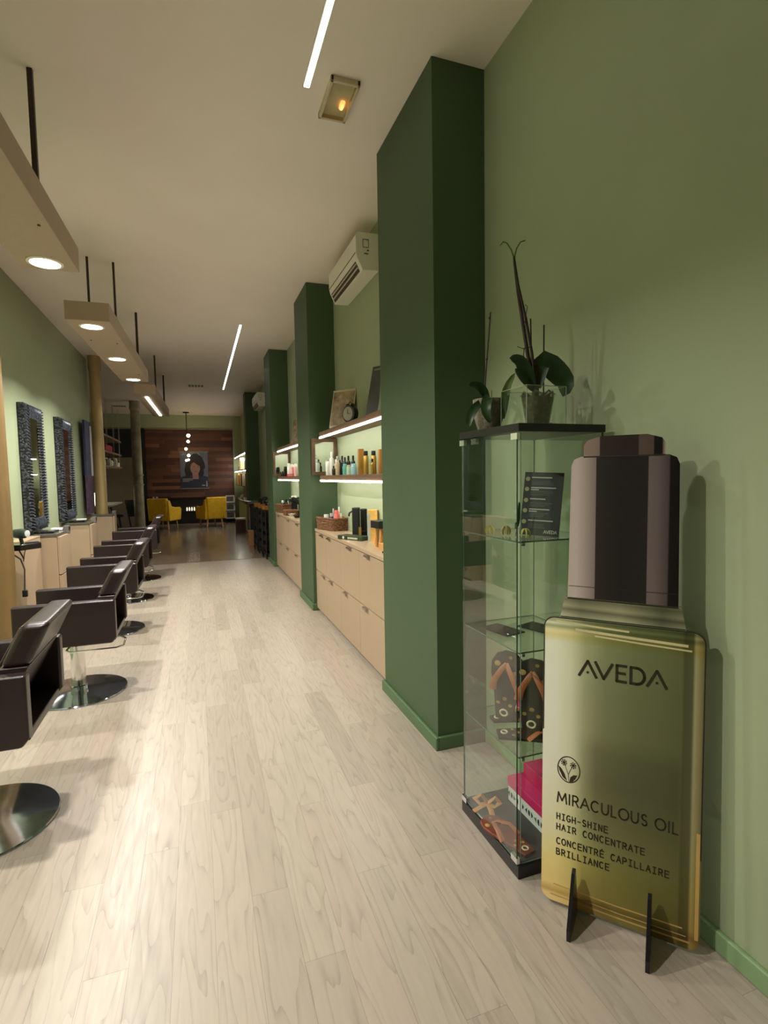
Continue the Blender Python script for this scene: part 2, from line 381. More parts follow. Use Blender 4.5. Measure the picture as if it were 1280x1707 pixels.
# ------------------------------------------------------------------ air conditioners
def aircon(label, y0, y1, z0=3.10, z1=3.39, xf=1.255):
    t = thing('air_conditioner', label, 'air conditioner', (XW, (y0+y1)/2, z0), 0, 'white wall air conditioners')
    d = XW-xf; h = z1-z0; L_ = (y1-y0)/2
    prof = [(-.001, 0), (-d+.055, -.005), (-d+.012, .085), (-d, .13), (-d, h-.03), (-d+.02, h), (-.001, h)]
    bm = BM(); prism(bm, prof, lambda a, b, s: (a, s, b), -L_, L_)
    obj('body', bm, WHITEP, t, bevel=.006)
    # outlet on the slanted lower face
    def slant(s, off, y): # s along slanted face 0..1
        ax, az = -d+.055, -.005; bx, bz = -d+.012, .085
        nx, nz = -(bz-az), (bx-ax); l = math.hypot(nx, nz)
        return (ax+(bx-ax)*s+nx/l*off, y, az+(bz-az)*s+nz/l*off)
    bm = BM()
    hexa(bm, [slant(.10, .0, -L_+.06), slant(.10, .0, L_-.04), slant(.92, .0, L_-.04), slant(.92, .0, -L_+.06),
              slant(.10, .003, -L_+.06), slant(.10, .003, L_-.04), slant(.92, .003, L_-.04), slant(.92, .003, -L_+.06)])
    obj('outlet', bm, mat('dark_outlet', (70, 60, 44), .7, var=.4, scale=50), t)
    bm = BM()
    for s in (.36, .68):
        hexa(bm, [slant(s, .003, -L_+.06), slant(s, .003, L_-.04), slant(s+.1, .003, L_-.04), slant(s+.1, .003, -L_+.06),
                  slant(s, .010, -L_+.06), slant(s, .010, L_-.04), slant(s+.1, .010, L_-.04), slant(s+.1, .010, -L_+.06)])
    obj('louvre', bm, mat('louvre_grey', (190, 182, 160), .5), t)
    bm = BM()
    for (a, b, c, e) in ((-.135, -.085, .17, .235), (-.10, -.085, .145, .155), (-.125, -.09, .12, .128)):
        if e-c > .03:
            box(bm, a, b, -L_-.002, -L_+.001, c, c+.004); box(bm, a, b, -L_-.002, -L_+.001, e-.004, e)
            box(bm, a, a+.004, -L_-.002, -L_+.001, c, e); box(bm, b-.004, b, -L_-.002, -L_+.001, c, e)
        else: box(bm, a, b, -L_-.002, -L_+.001, c, e)
    obj('sticker', bm, mat('sticker_ink', (70, 68, 58), .6), t)
    obj('seam', B(-d-.002, -d+.02, -L_+.01, L_-.01, .125, .129), mat('seam_dark', (60, 52, 38), .7), t)
    return t
aircon('white air conditioner on the wall between the first two green pillars', 4.17, 5.08)
aircon('white far air conditioner beside the last green pillar', 11.7, 12.6, 2.98, 3.27)

# ------------------------------------------------------------------ counters with fronts (right wall bays)
def handle(parent, x, y, z, w=.10, m=None):
    bm = BM(); box(bm, x-.020, x, y-w/2, y+w/2, z-.003, z+.0005); box(bm, x-.022, x-.018, y-w/2, y+w/2, z-.014, z+.0005)
    return obj('handle', bm, m or STEEL, parent)
def counter_bay(y0, y1, splits, lowh, label, toplabel, xface=1.19):
    """splits: y positions of door divisions from y1 (far) to y0 (near)"""
    edges = [y1]+splits+[y0]
    for i in range(0, len(edges)-1):
        a, b = edges[i+1], edges[i]
        t = thing('base_cabinet', label[i], 'cabinet', ((xface+XW)/2, (a+b)/2, 0), 0, 'beige base cabinets along the right wall')
        hx = (XW-xface)/2; hy = (b-a)/2
        obj('carcass', B(-hx+.02, hx-.002, -hy+.001, hy-.001, .06, .868), DARKGAP, t)
        obj('plinth', B(-hx+.045, hx-.003, -hy+.001, hy-.001, 0, .06), DARKGAP, t)
        for k, (z0, z1) in enumerate(((.035, .447), (.455, .862))):
            d = obj('door' if k == 0 else 'drawer', B(-hx, -hx+.018, -hy+.002, hy-.002, z0, z1), CAB, t, bevel=.001, seg=1)
            handle(d, -hx, lowh[i][k]*hy, z1-.001)
    wt = obj('worktop', B(xface-.006, XW-.001, y0+.004, y1-.004, .870, .900), CABTOP, bevel=.002)
    tag(wt, toplabel, 'worktop')
counter_bay(3.345, 5.68, [5.17, 4.62, 4.03],
            [(-.2, -.2), (.0, .0), (.1, .1), (.0, .0)] if False else [(-.5, -.3), (.3, .5), (.4, -.1), (.5, .3)],
            ['far beige cabinet under the wicker basket', 'second beige cabinet from the wicker basket, front wider than the far one',
             'third beige cabinet from the wicker basket, under the green book', 'nearest beige cabinet, beside the first green pillar'],
            'beige worktop with the long wicker basket and green book')
counter_bay(6.418, 8.754, [7.9, 7.2],
            [(-.2, .2), (.1, -.2), (.2, -.1)],
            ['far beige cabinet beside the third pillar, under the small basket', 'beige cabinet in the middle of the second bay, under the combs',
             'beige cabinet of the second bay, next to the second pillar'],
            'beige worktop of the second bay with baskets and combs')

# ------------------------------------------------------------------ wall shelves with led strips
def shelf(y0, y1, z1, label, th=.05, xf=1.23, grp='walnut shelves with light strips', led=True, x_in=.0):
    t = thing('wall_shelf', label, 'shelf', (XW, (y0+y1)/2, z1-th), 0, grp)
    d = XW-xf; L_ = (y1-y0)/2
    obj('board', B(-d, -.001, -L_+.002, L_-.002, 0, th), WOOD, t, bevel=.002)
    if led:
        obj('led_strip', B(-d-.004, -d+.014, -L_+.06, L_-.01, -.014, 0), M_SHELF, t)
    return t
shelf(3.345, 5.55, 1.47, 'walnut shelf with hair products, in the bay behind the first pillar')
shelf(3.345, 5.55, 1.92, 'upper walnut shelf holding a picture and an alarm clock')
shelf(6.418, 8.64, 1.47, 'walnut shelf holding the white and pink bottles')
shelf(6.418, 8.64, 1.92, 'upper walnut shelf in the second bay above the pink bottles')
# rustic mirrors hung on the near faces of pillars 2 and 3
def framed(label, x0, x1, y, z0, z1, grp='rustic framed mirrors on the pillars'):
    t = thing('framed_mirror', label, 'mirror', ((x0+x1)/2, y, z0), 0, grp)
    w = (x1-x0)/2; h = z1-z0; b = .035
    bm = BM()
    box(bm, -w, w, -.045, 0, 0, b); box(bm, -w, w, -.045, 0, h-b, h); box(bm, -w, -w+b, -.045, 0, b, h-b); box(bm, w-b, w, -.045, 0, b, h-b)
    obj('frame', bm, RUSTIC, t, bevel=.003)
    obj('mirror_pane', B(-w+b, w-b, -.02, -.014, b, h-b), MIRROR, t)
framed('rustic wooden framed mirror on the second pillar behind the white bottles', 1.168, 1.445, 5.68, 1.475, 1.865)
framed('rustic wooden framed mirror on the third pillar beside the pink bottles', 1.168, 1.445, 8.755, 1.475, 1.865)

# ------------------------------------------------------------------ bottles
def bottle(kind, label, x, y, z, h, w, body, cap, grp, rz=0., shape='bottle'):
    t = thing(kind, label, 'bottle' if 'box' not in kind and 'can' not in kind else kind.split('_')[-1], (x, y, z), rz, grp)
    r = w/2
    if shape == 'bottle':
        bm = BM(); lathe(bm, [(r*.93, 0), (r, .004), (r, h*.62), (r*.86, h*.70), (r*.42, h*.76), (r*.42, h*.79)], seg=18)
        obj('body', bm, body, t, smooth=True)
        bm = BM(); lathe(bm, [(r*.5, h*.79), (r*.5, h*.95), (r*.4, h)], seg=14); obj('cap', bm, cap, t, smooth=True)
    elif shape == 'pump':
        bm = BM(); lathe(bm, [(r*.93, 0), (r, .004), (r, h*.62), (r*.8, h*.68), (r*.4, h*.72)], seg=18)
        obj('body', bm, body, t, smooth=True)
        bm = BM(); lathe(bm, [(r*.45, h*.72), (r*.45, h*.80), (r*.14, h*.80), (r*.14, h*.92), (r*.4, h*.92), (r*.4, h)], seg=12)
        box(bm, -r*1.1, 0, -r*.16, r*.16, h*.93, h*.99); obj('pump_head', bm, cap, t, smooth=True)
    elif shape == 'can':
        bm = BM(); lathe(bm, [(r*.95, 0), (r, .004), (r, h*.76), (r*.8, h*.80)], seg=20); obj('body', bm, body, t, smooth=True)
        bm = BM(); lathe(bm, [(r*.8, h*.80), (r*.8, h*.97), (r*.72, h)], seg=16); obj('cap', bm, cap, t, smooth=True)
    elif shape == 'jar':
        bm = BM(); lathe(bm, [(r*.9, 0), (r, .004), (r, h*.6)], seg=18); obj('body', bm, body, t, smooth=True)
        bm = BM(); lathe(bm, [(r*1.03, h*.6), (r*1.03, h)], seg=18); obj('lid', bm, cap, t, smooth=True)
    else:
        obj('carton', B(-r, r, -r*.8, r*.8, 0, h), body, t, bevel=.001); obj('panel', B(-r*.7, r*.7, -r*.81, -r*.79, h*.15, h*.7), cap, t)
    return t
WHB = mat('white_bottle', (232, 236, 226), .3); SIL = mat('silver_bottle', (200, 206, 200), .25, .4)
AQ = mat('aqua_bottle', (110, 190, 176), .35); LB = mat('light_blue_bottle', (160, 205, 215), .35)
BEI = mat('beige_bottle', (196, 176, 140), .4); GLD = mat('gold_can', (176, 140, 60), .3, .6); BRN = mat('amber_box', (176, 116, 48), .4)
BLKB = mat('black_bottle', (16, 16, 20), .25); PNK = mat('pink_bottle', (226, 120, 130), .4); PWH = mat('pinkish_white_bottle', (240, 205, 200), .4)
GA = 'hair products on the lower shelf of the first bay'; z = 1.47
bl = [
 ('pump_bottle', 'white pump bottle at the far end, reflected in the rustic mirror', 1.285, 5.40, .20, .055, WHB, SIL, 'pump'),
 ('bottle', 'tallest white bottle on the shelf', 1.29, 5.27, .235, .05, WHB, WHB, 'bottle'),
 ('bottle', 'white bottle close behind the tallest white one', 1.38, 5.44, .165, .05, SIL, WHB, 'bottle'),
 ('bottle', 'short dark brown bottle in front of the white ones', 1.262, 5.08, .09, .035, mat('brown_bottle', (50, 34, 24), .3), BLKB, 'bottle'),
 ('bottle', 'beige bottle with clear cap between white and black bottles', 1.28, 5.0, .18, .042, BEI, SIL, 'bottle'),
 ('bottle', 'slim black bottle next to the beige one', 1.36, 5.21, .151, .035, BLKB, BLKB, 'bottle'),
 ('bottle', 'black bottle behind the aqua one, farther of two', 1.36, 5.12, .189, .038, BLKB, BLKB, 'bottle'),
 ('bottle', 'black bottle with silver collar behind the aqua one', 1.36, 5.02, .172, .038, BLKB, BLKB, 'bottle'),
 ('bottle', 'black bottle in the middle of the shelf, between aqua and light blue', 1.36, 4.89, .18, .04, BLKB, BLKB, 'bottle'),
 ('bottle', 'black bottle directly behind the light blue one', 1.36, 4.73, .176, .04, BLKB, BLKB, 'bottle'),
 ('tube', 'aqua green tube standing at the shelf front', 1.28, 4.73, .10, .044, AQ, AQ, 'can'),
 ('tube', 'pale aqua tube with beige cap beside the aqua one', 1.28, 4.60, .088, .04, mat('pale_aqua', (190, 214, 190), .4), BEI, 'can'),
 ('tube', 'light blue tube standing at the shelf front', 1.28, 4.44, .095, .052, LB, LB, 'can'),
 ('carton', 'tall amber gift box holding a gold bottle', 1.35, 4.45, .221, .045, BRN, GLD, 'box'),
 ('spray_can', 'gold spray can with black cap beside the amber box', 1.345, 4.29, .196, .044, GLD, BLKB, 'can'),
 ('spray_can', 'gold spray can with black cap nearest the first pillar', 1.36, 4.13, .19, .044, GLD, BLKB, 'can'),
 ('carton', 'brown box behind the last gold spray can', 1.415, 4.08, .20, .05, BRN, BRN, 'box'),
 ('bottle', 'small gold bottle with black cap in front of the cans', 1.28, 3.92, .12, .032, GLD, BLKB, 'bottle'),
 ('bottle', 'gold bottle half hidden by the first pillar', 1.37, 3.88, .14, .04, GLD, BLKB, 'bottle')]
for k, lab, x, y, h, w, b, c, shp in bl: bottle(k, lab, x, y, z, h, w, b, c, GA, shape=shp)
GB = 'hair products on the lower shelf of the second bay'
bl = [('bottle', 'tiny dark bottle farthest on the second bay shelf', 1.30, 8.60, .075, .05, BLKB, BLKB, 'bottle'),
      ('bottle', 'small dark bottle second farthest on the second bay shelf', 1.28, 8.49, .08, .05, BLKB, BLKB, 'bottle'),
      ('bottle', 'black bottle beside the white and pink bottles', 1.30, 8.30, .15, .06, BLKB, BLKB, 'can'),
      ('bottle', 'black bottle touching the first white and pink bottle', 1.33, 8.17, .16, .06, BLKB, BLKB, 'can'),
      ('bottle', 'white and pink bottle next to the black bottles', 1.29, 7.92, .19, .055, WHB, WHB, 'can'),
      ('bottle', 'second white and pink bottle from the black bottles', 1.30, 7.72, .17, .055, PWH, WHB, 'can'),
      ('bottle', 'pink bottle with white cap in the middle of the pink row', 1.30, 7.55, .16, .055, PNK, WHB, 'can'),
      ('bottle', 'pale pink bottle second from the second pillar', 1.30, 7.40, .17, .055, PWH, WHB, 'can'),
      ('bottle', 'tall white bottle half hidden by the second pillar', 1.36, 7.40, .21, .05, WHB, WHB, 'can'),
      ('carton', 'small red box in front of the pink bottles', 1.25, 7.56, .03, .09, mat('red_box', (190, 60, 60), .5), PNK, 'box')]
for k, lab, x, y, h, w, b, c, shp in bl: bottle(k, lab, x, y, z, h, w, b, c, GB, shape=shp)

# ------------------------------------------------------------------ things on the upper shelf of bay one
def board(name, label, cat, x, y, z, w, h, lean, rz, m, dark=None, th=.01, grp=None):
    t = thing(name, label, cat, (x, y, z), rz, grp)
    mx = Matrix.Rotation(R(-lean), 4, 'X')
    bm = BM(); box(bm, -w/2, w/2, -th/2, th/2, 0, h, 0, mx); obj('panel', bm, m, t)
    return t, mx
PIC = mat('sepia_print', (158, 138, 112), .6, var=.5, scale=14)
t, mx = board('aframe_picture', 'sepia portrait card folded as an A, standing on the upper shelf', 'picture', 1.30, 4.93, 1.92, .26, .36, 14, R(-50), mat('pale_card', (190, 176, 146), .6))
bm = BM(); box(bm, -.12, .12, -.0075, -.0055, .02, .35, 0, mx); obj('print', bm, PIC, t)
bm = BM(); mx2 = Matrix.Translation((0, .16, 0)) @ Matrix.Rotation(R(12), 4, 'X'); box(bm, -.13, .13, -.005, .005, 0, .37, 0, mx2); obj('back_flap', bm, mat('pale_card', (190, 176, 146), .6), t)
t = thing('alarm_clock', 'round black alarm clock beside the portrait card', 'clock', (1.30, 4.58, 1.92), R(-62))
bm = BM(); lathe(bm, [(.062, -.03), (.075, -.025), (.075, .025), (.062, .03)], (0, 0, .085), 28, axis='Y'); obj('case', bm, BLACK, t, smooth=True)
bm = BM(); lathe(bm, [(.060, -.032), (.060, -.029)], (0, 0, .085), 28, axis='Y'); obj('dial', bm, mat('clock_dial', (150, 140, 120), .5), t)
bm = BM(); box(bm, -.002, .002, -.035, -.032, .085, .125); box(bm, 0, .03, -.035, -.032, .083, .087); obj('hands', bm, BLACK, t)
bm = BM(); lathe(bm, [(.02, 0), (.018, .012), (0, .02)], (-.03, 0, .158), 12); lathe(bm, [(.02, 0), (.018, .012), (0, .02)], (.03, 0, .158), 12); tube(bm, [(-.02, 0, .175), (0, 0, .19), (.02, 0, .175)], .004); obj('bells', bm, BLACK, t, smooth=True)
bm = BM(); tube(bm, [(-.03, 0, .02), (-.045, 0, 0)], .006); tube(bm, [(.03, 0, .02), (.045, 0, 0)], .006); obj('feet', bm, BLACK, t)
t, mx = board('display_board', 'tall grey board leaning on the wall next to the first pillar', 'board', 1.34, 3.98, 1.92, .24, .42, 14, R(-62), mat('grey_board', (74, 74, 70), .6, var=.15))
bm = BM(); box(bm, .01, .03, -.007, -.005, .04, .38, 0, mx); obj('pale_stripe', bm, mat('board_stripe', (150, 148, 140), .6), t)
bm = BM(); box(bm, -.1, .1, -.006, -.004, .385, .40, 0, mx); obj('heading', bm, mat('board_heading', (130, 128, 120), .6), t)
t, mx = board('easel_board', 'pale easel board mostly hidden behind the first pillar', 'board', 1.35, 3.66, 1.92, .2, .34, 12, R(-40), mat('pale_green_board', (150, 156, 118), .6))
t, mx = board('picture', 'small sepia picture on the upper shelf of the second bay', 'picture', 1.32, 7.40, 1.92, .22, .34, 12, R(-55), PIC)

# ------------------------------------------------------------------ wicker baskets and counter things
WICK = mat('wicker', (118, 80, 50), .8, var=.6, scale=45, bump=.4)
def basket(label, x, y, z, lx, ly, h, rz, grp='wicker baskets on the counters', rows=9):
    t = thing('wicker_basket', label, 'basket', (x, y, z), rz, grp)
    bm = BM()
    for k in range(rows):
        zz = h*(k+.5)/rows; g = 1+.08*k/rows; ph = k % 2
        per = []
        n = 44
        for i in range(n):
            a = 2*math.pi*i/n; cx, sx_ = math.cos(a), math.sin(a); e = .28
            px = lx/2*g*math.copysign(abs(cx)**e, cx); py = ly/2*g*math.copysign(abs(sx_)**e, sx_)
            wv = .004*(1 if (i//1+ph) % 2 else -1)
            l = math.hypot(px, py); per.append((px+px/l*wv, py+py/l*wv, zz))
        per.append(per[0]); tube(bm, per, h/rows*.56, 6)
    obj('weave', bm, WICK, t, smooth=True)
    bm = BM(); per = []
    for i in range(45):
        a = 2*math.pi*i/44; cx, sx_ = math.cos(a), math.sin(a); e = .28
        per.append((lx/2*1.1*math.copysign(abs(cx)**e, cx), ly/2*1.1*math.copysign(abs(sx_)**e, sx_), h))
    tube(bm, per, .009, 8); obj('rim', bm, WICK, t, smooth=True)
    obj('bottom', B(-lx/2+.003, lx/2-.003, -ly/2+.003, ly/2-.003, .003, .008), WICK, t)
    return t
basket('long wicker basket full of small bottles on the nearer beige worktop', 1.335, 5.44, .90, .20, .34, .125, R(20))
GI = 'small bottles in the long wicker basket'
for k, lab, x, y, h, w, b, c, s in [
    ('jar', 'pale aqua jar in the basket at its far end', 1.275, 5.50, .15, .05, AQ, WHB, 'jar'),
    ('bottle', 'dark blue bottle in the middle of the long basket', 1.31, 5.42, .165, .04, mat('navy_bottle', (40, 50, 80), .4), SIL, 'can'),
    ('bottle', 'silver blue bottle in the long basket', 1.345, 5.47, .21, .036, mat('silver_blue', (150, 165, 180), .35), SIL, 'bottle'),
    ('tube', 'coral pink tube standing in the long basket', 1.345, 5.34, .20, .055, mat('coral_tube', (232, 110, 104), .4), mat('coral_tube', (232, 110, 104), .4), 'can'),
    ('bottle', 'cream bottle behind the coral tube', 1.385, 5.39, .23, .036, mat('cream_bottle', (230, 200, 160), .4), WHB, 'bottle'),
    ('bottle', 'pale bottle at the near end of the long basket', 1.39, 5.33, .17, .034, BEI, WHB, 'bottle')]:
    bottle(k, lab, x, y, .909, h, w, b, c, GI, shape=s)
t = thing('hair_clipper_stand', 'black clipper stand behind the green book', 'clipper stand', (1.405, 4.68, .9), R(-30))
obj('left_case', B(-.075, -.008, -.03, .03, 0, .27), BLACK, t, bevel=.008)
obj('right_case', B(.004, .07, -.03, .03, 0, .26), BLACKG, t, bevel=.008)
bm = BM(); tube(bm, [(-.07, -.01, .24), (-.10, -.02, .22), (-.105, -.02, .19)], .008); obj('strap', bm, BLACK, t)
obj('label_plate', B(-.012, .012, -.034, -.031, .02, .09), GLD, t)
t = thing('product_box', 'gold and grey product box between clipper stand and pillar', 'box', (1.40, 4.30, .9), R(-25))
obj('carton', B(-.04, .04, -.025, .025, 0, .27), mat('gold_carton', (224, 176, 92), .4, var=.3, scale=12), t); obj('side_band', B(-.042, -.02, -.027, .027, 0, .24), SIL, t)
t = thing('book', 'dark green book lying flat on the worktop', 'book', (1.285, 4.50, .9), R(-62))
obj('cover', B(-.15, .15, -.055, .055, 0, .036), mat('green_book', (38, 52, 26), .5, var=.3), t, bevel=.003)
bm = BM(); box(bm, -.152, -.150, -.05, .05, .004, .032)
for a in range(7): box(bm, -.02+a*.018, -.008+a*.018, -.0565, -.0552, .010, .026)
lathe(bm, [(.013, -.0565), (.013, -.0552)], (-.075, 0, .018), 14, axis='Y')
obj('title', bm, mat('pale_print', (200, 205, 180), .6), t)
t = thing('brush_holder', 'black holder with wooden hairbrushes beside the first pillar', 'brush holder', (1.345, 3.92, .9), R(10))
bm = BM(); box(bm, -.06, .06, -.07, .07, .15, .21); obj('tray', bm, BLACK, t, bevel=.006)
for i, (x, y) in enumerate(((-.03, -.04), (.03, -.035), (-.03, .03), (.03, .04))):
    bm = BM(); lathe(bm, [(.012, 0), (.017, .03), (.012, .08), (.009, .15)], (x, y, .0), 12); obj('brush_handle', bm, mat('light_wood_handle', (206, 150, 84), .45), t, smooth=True)
t = thing('wooden_block', 'light wooden block under the brush holder', 'block', (1.335, 3.76, .9), R(8))
obj('base', B(-.05, .05, -.05, .05, 0, .05), mat('light_wood_handle', (206, 150, 84), .45), t, bevel=.004)
t = thing('hair_clip', 'small black clip on the worktop edge by the pillar', 'clip', (1.28, 3.62, .9), R(30))
bm = BM(); box(bm, -.04, .04, -.012, .012, 0, .014); box(bm, -.03, .05, -.006, .006, .014, .024); obj('jaw', bm, BLACK, t, bevel=.003)
# second bay
basket('small wicker basket with dark bottles at the far end of the second worktop', 1.30, 8.45, .90, .20, .30, .13, R(10), rows=8)
for i, (x, y, h, m_, c_, lab) in enumerate(((1.27, 8.50, .18, BLKB, WHB, 'black bottle with white cap in the far small basket'), (1.31, 8.40, .20, BLKB, BLKB, 'black bottle in the far small basket'), (1.34, 8.50, .17, SIL, WHB, 'silver bottle in the far small basket'))):
    bottle('bottle', lab, x, y, .909, h, .05, m_, c_, 'bottles in the far small basket', shape='can')
basket('low pale basket in front of the black dryers', 1.285, 7.80, .90, .18, .22, .07, R(5), rows=5)
for i, (x, y, hh, a, lab) in enumerate(((1.37, 8.15, .26, -6, 'black hair dryer with white nozzle, farther one in the second bay'), (1.37, 7.92, .27, 5, 'black hair dryer with white nozzle, middle one in the second bay'), (1.39, 7.62, .24, 4, 'black dryer standing beside the second pillar'))):
    t = thing('hair_dryer', lab, 'hair dryer', (x+.01, y+.03, .9), R(a*4), 'black hair dryers standing on the second worktop')
    bm = BM(); tube(bm, [(0, 0, 0), (0, .01, hh*.6), (0, 0, hh*.8)], .028, 12); obj('handle', bm, BLKB, t, smooth=True)
    bm = BM(); lathe(bm, [(.02, -.06), (.038, -.05), (.042, .03), (.03, .07)], (0, 0, hh*.82), 16, axis='X'); obj('barrel', bm, BLKB, t, smooth=True)
    if i < 2:
        bm = BM(); lathe(bm, [(0, hh+.015), (.025, hh+.005), (.03, hh-.02), (.02, hh-.03)], (0, 0, 0), 14); obj('nozzle', bm, WHITEP, t, smooth=True)
for i, (x, y, lab) in enumerate(((1.26, 7.62, 'silver comb bowl on the second worktop'), (1.27, 7.25, 'black tint bowl on the worktop beside the second pillar'))):
    t = thing('bowl', lab, 'bowl', (x, y, .9)); bm = BM(); lathe(bm, [(.03, 0), (.05, .03), (.055, .035), (.05, .035), (.028, .006)], seg=20, cap=True); obj('shell', bm, (SIL, BLKB)[i], t, smooth=True)

# ------------------------------------------------------------------ styling chairs
def make_chair(label):
    t = thing('styling_chair', label, 'chair', (0, 0, 0), 0, 'brown leather styling chairs in a row')
    bm = BM(); lathe(bm, [(.300, 0), (.302, .006), (.298, .012), (.12, .018), (.06, .022)], seg=64); obj('base_disc', bm, DISC, t, smooth=True)
    bm = BM(); lathe(bm, [(.05, .022), (.054, .05), (.045, .055), (.045, .34), (.05, .345), (.05, .39)], seg=28); obj('column', bm, CHROME, t, smooth=True)
    bm = BM(); tube(bm, [(.0, -.03, .37), (-.03, -.17, .345), (.0, -.195, .338), (.27, -.195, .338), (.312, -.175, .345), (.318, -.10, .372), (.28, -.07, .385), (.05, .0, .385)], .0065, 8)
    obj('pump_lever', bm, CHROME, t, smooth=True)
    # shell: two side slabs and a bottom slab
    for s in (-1, 1):
        poly = [(-.29, .0), (.262, .0), (.288, .035), (.288, .285), (-.29, .285)]
        bm = BM(); prism(bm, poly, lambda a, b, c: (a, c, b+.40), s*.238, s*.300)
        obj('side_panel', bm, LEATH, t, bevel=.012, seg=3)
    obj('bottom_panel', B(-.28, .275, -.236, .236, .402, .44), LEATH, t, bevel=.006)
    obj('back_lining', B(.02, .03, -.236, .236, .44, .56), LINING, t)
    obj('seat', B(-.285, .16, -.234, .234, .44, .535), LEATH, t, bevel=.025, seg=4)
    bm = BM()
    def bx(z, x0, x1, n=.0):
        return [(x0, -.232+n, z), (x1, -.232+n, z), (x1, .232-n, z), (x0, .232-n, z)]
    hexa(bm, bx(.47, .070, .165)+bx(.70, .180, .285)); o = obj('backrest', bm, LEATH, t, bevel=.006)
    bm = BM(); hexa(bm, bx(.695, .178, .283)+bx(.868, .262, .368, .004)); obj('backrest_top', bm, LEATH, o, bevel=.028, seg=4)
    bm = BM(); tube(bm, [(.188, -.2345, .72), (.262, -.2335, .855)], .0022, 6); tube(bm, [(.268, -.234, .858), (.268, .234, .858)], .002, 6)
    obj('piping', bm, mat('seam_piping', (92, 72, 66), .45), o)
    return t
ch = make_chair('nearest brown leather styling chair, cut off by the left edge')
spots = [(-.935, 2.63, .035, 0), (-.822, 4.10, .0, 0), (-.842, 5.70, .0, 1), (-.86, 7.12, .02, 0), (-.855, 8.52, .055, 0)]
cl = ['nearest brown leather styling chair, cut off by the left edge', 'second brown styling chair, with chrome post and disc base in full view',
      'third brown styling chair, in the middle of the row', 'fourth brown styling chair, one before the farthest', 'farthest brown styling chair in the row, toward the yellow armchairs']
for i, (x, y, dz, rz) in sorted(enumerate(spots), reverse=True):     # the source chair itself is placed last
    o = ch if i == 0 else copy_tree(ch)
    o.location = (x, y, 0); o.rotation_euler = (0, 0, R(-rz)); o['label'] = cl[i]
    for c in [q for q in bpy.data.objects if q.parent == o]:
        if c.name.startswith('pump_lever') and i == 0: c.rotation_euler = (0, 0, R(200))
        if not c.name.startswith(('base_disc', 'column')): c.location.z += dz
t = thing('scissors', 'silver scissors lying on the seat of the nearest chair', 'scissors', (-.80, 2.62, .573), R(35))
bm = BM(); tube(bm, [(-.08, -.02, .01), (.02, .012, .02), (.075, .03, .05)], .004, 6); tube(bm, [(-.08, .02, .01), (.02, -.012, .02), (.07, -.035, .045)], .004, 6)
for s in (-1, 1): tube(bm, [(-.08+.018*math.cos(a)-.018, s*.03+.018*math.sin(a), .01) for a in [k*math.pi/6 for k in range(13)]], .0035, 6)
obj('blades', bm, CHROME, t, smooth=True)
t = thing('folded_towel', 'white folded towel on the nearest chair seat', 'towel', (-.87, 2.53, .571), R(10))
obj('cloth', B(-.10, .08, -.07, .06, 0, .10), mat('white_towel', (232, 232, 226), .8, var=.05, bump=.3, scale=90), t, bevel=.02, seg=3)

# ------------------------------------------------------------------ metal columns on the left
def column(label, x, y, r, m, flange=False, name='column'):
    t = thing(name, label, 'column', (x, y, 0), 0, 'round metal columns on the left')
    bm = BM(); lathe(bm, [(r*1.05, 0), (r, .25), (r*.86, H-.25), (r*.84, H-.24)], seg=32); obj('shaft', bm, m, t, smooth=True)
    bm = BM(); lathe(bm, [(r*.86, H-.25), (r*1.0, H-.22), (r*1.05, H-.17), (r*1.0, H-.14), (r*1.0, H-.001)], seg=32); obj('capital', bm, m, t, smooth=True)
    if flange:
        bm = BM(); lathe(bm, [(r*1.5, 0), (r*1.5, .05), (r*1.1, .10)], seg=24); obj('foot', bm, m, t, smooth=True)
        bm = BM()
        for zz in (1.30, 1.55): lathe(bm, [(r, zz), (r*1.12, zz+.01), (r*1.12, zz+.03), (r, zz+.04)], seg=24, cap=False)
        obj('collar', bm, m, t, smooth=True)
column('gold painted column cut off by the left edge', -1.525, 5.07, .098, mat('darker_gold_paint', (124, 100, 62), .42, .2, var=.08, scale=6))
column('gold painted column in full view behind the styling chairs', -1.525, 10.0, .096, GOLDCOL)
column('grey far column left of the yellow armchairs', -1.46, 15.4, .13, GREYCOL, True)

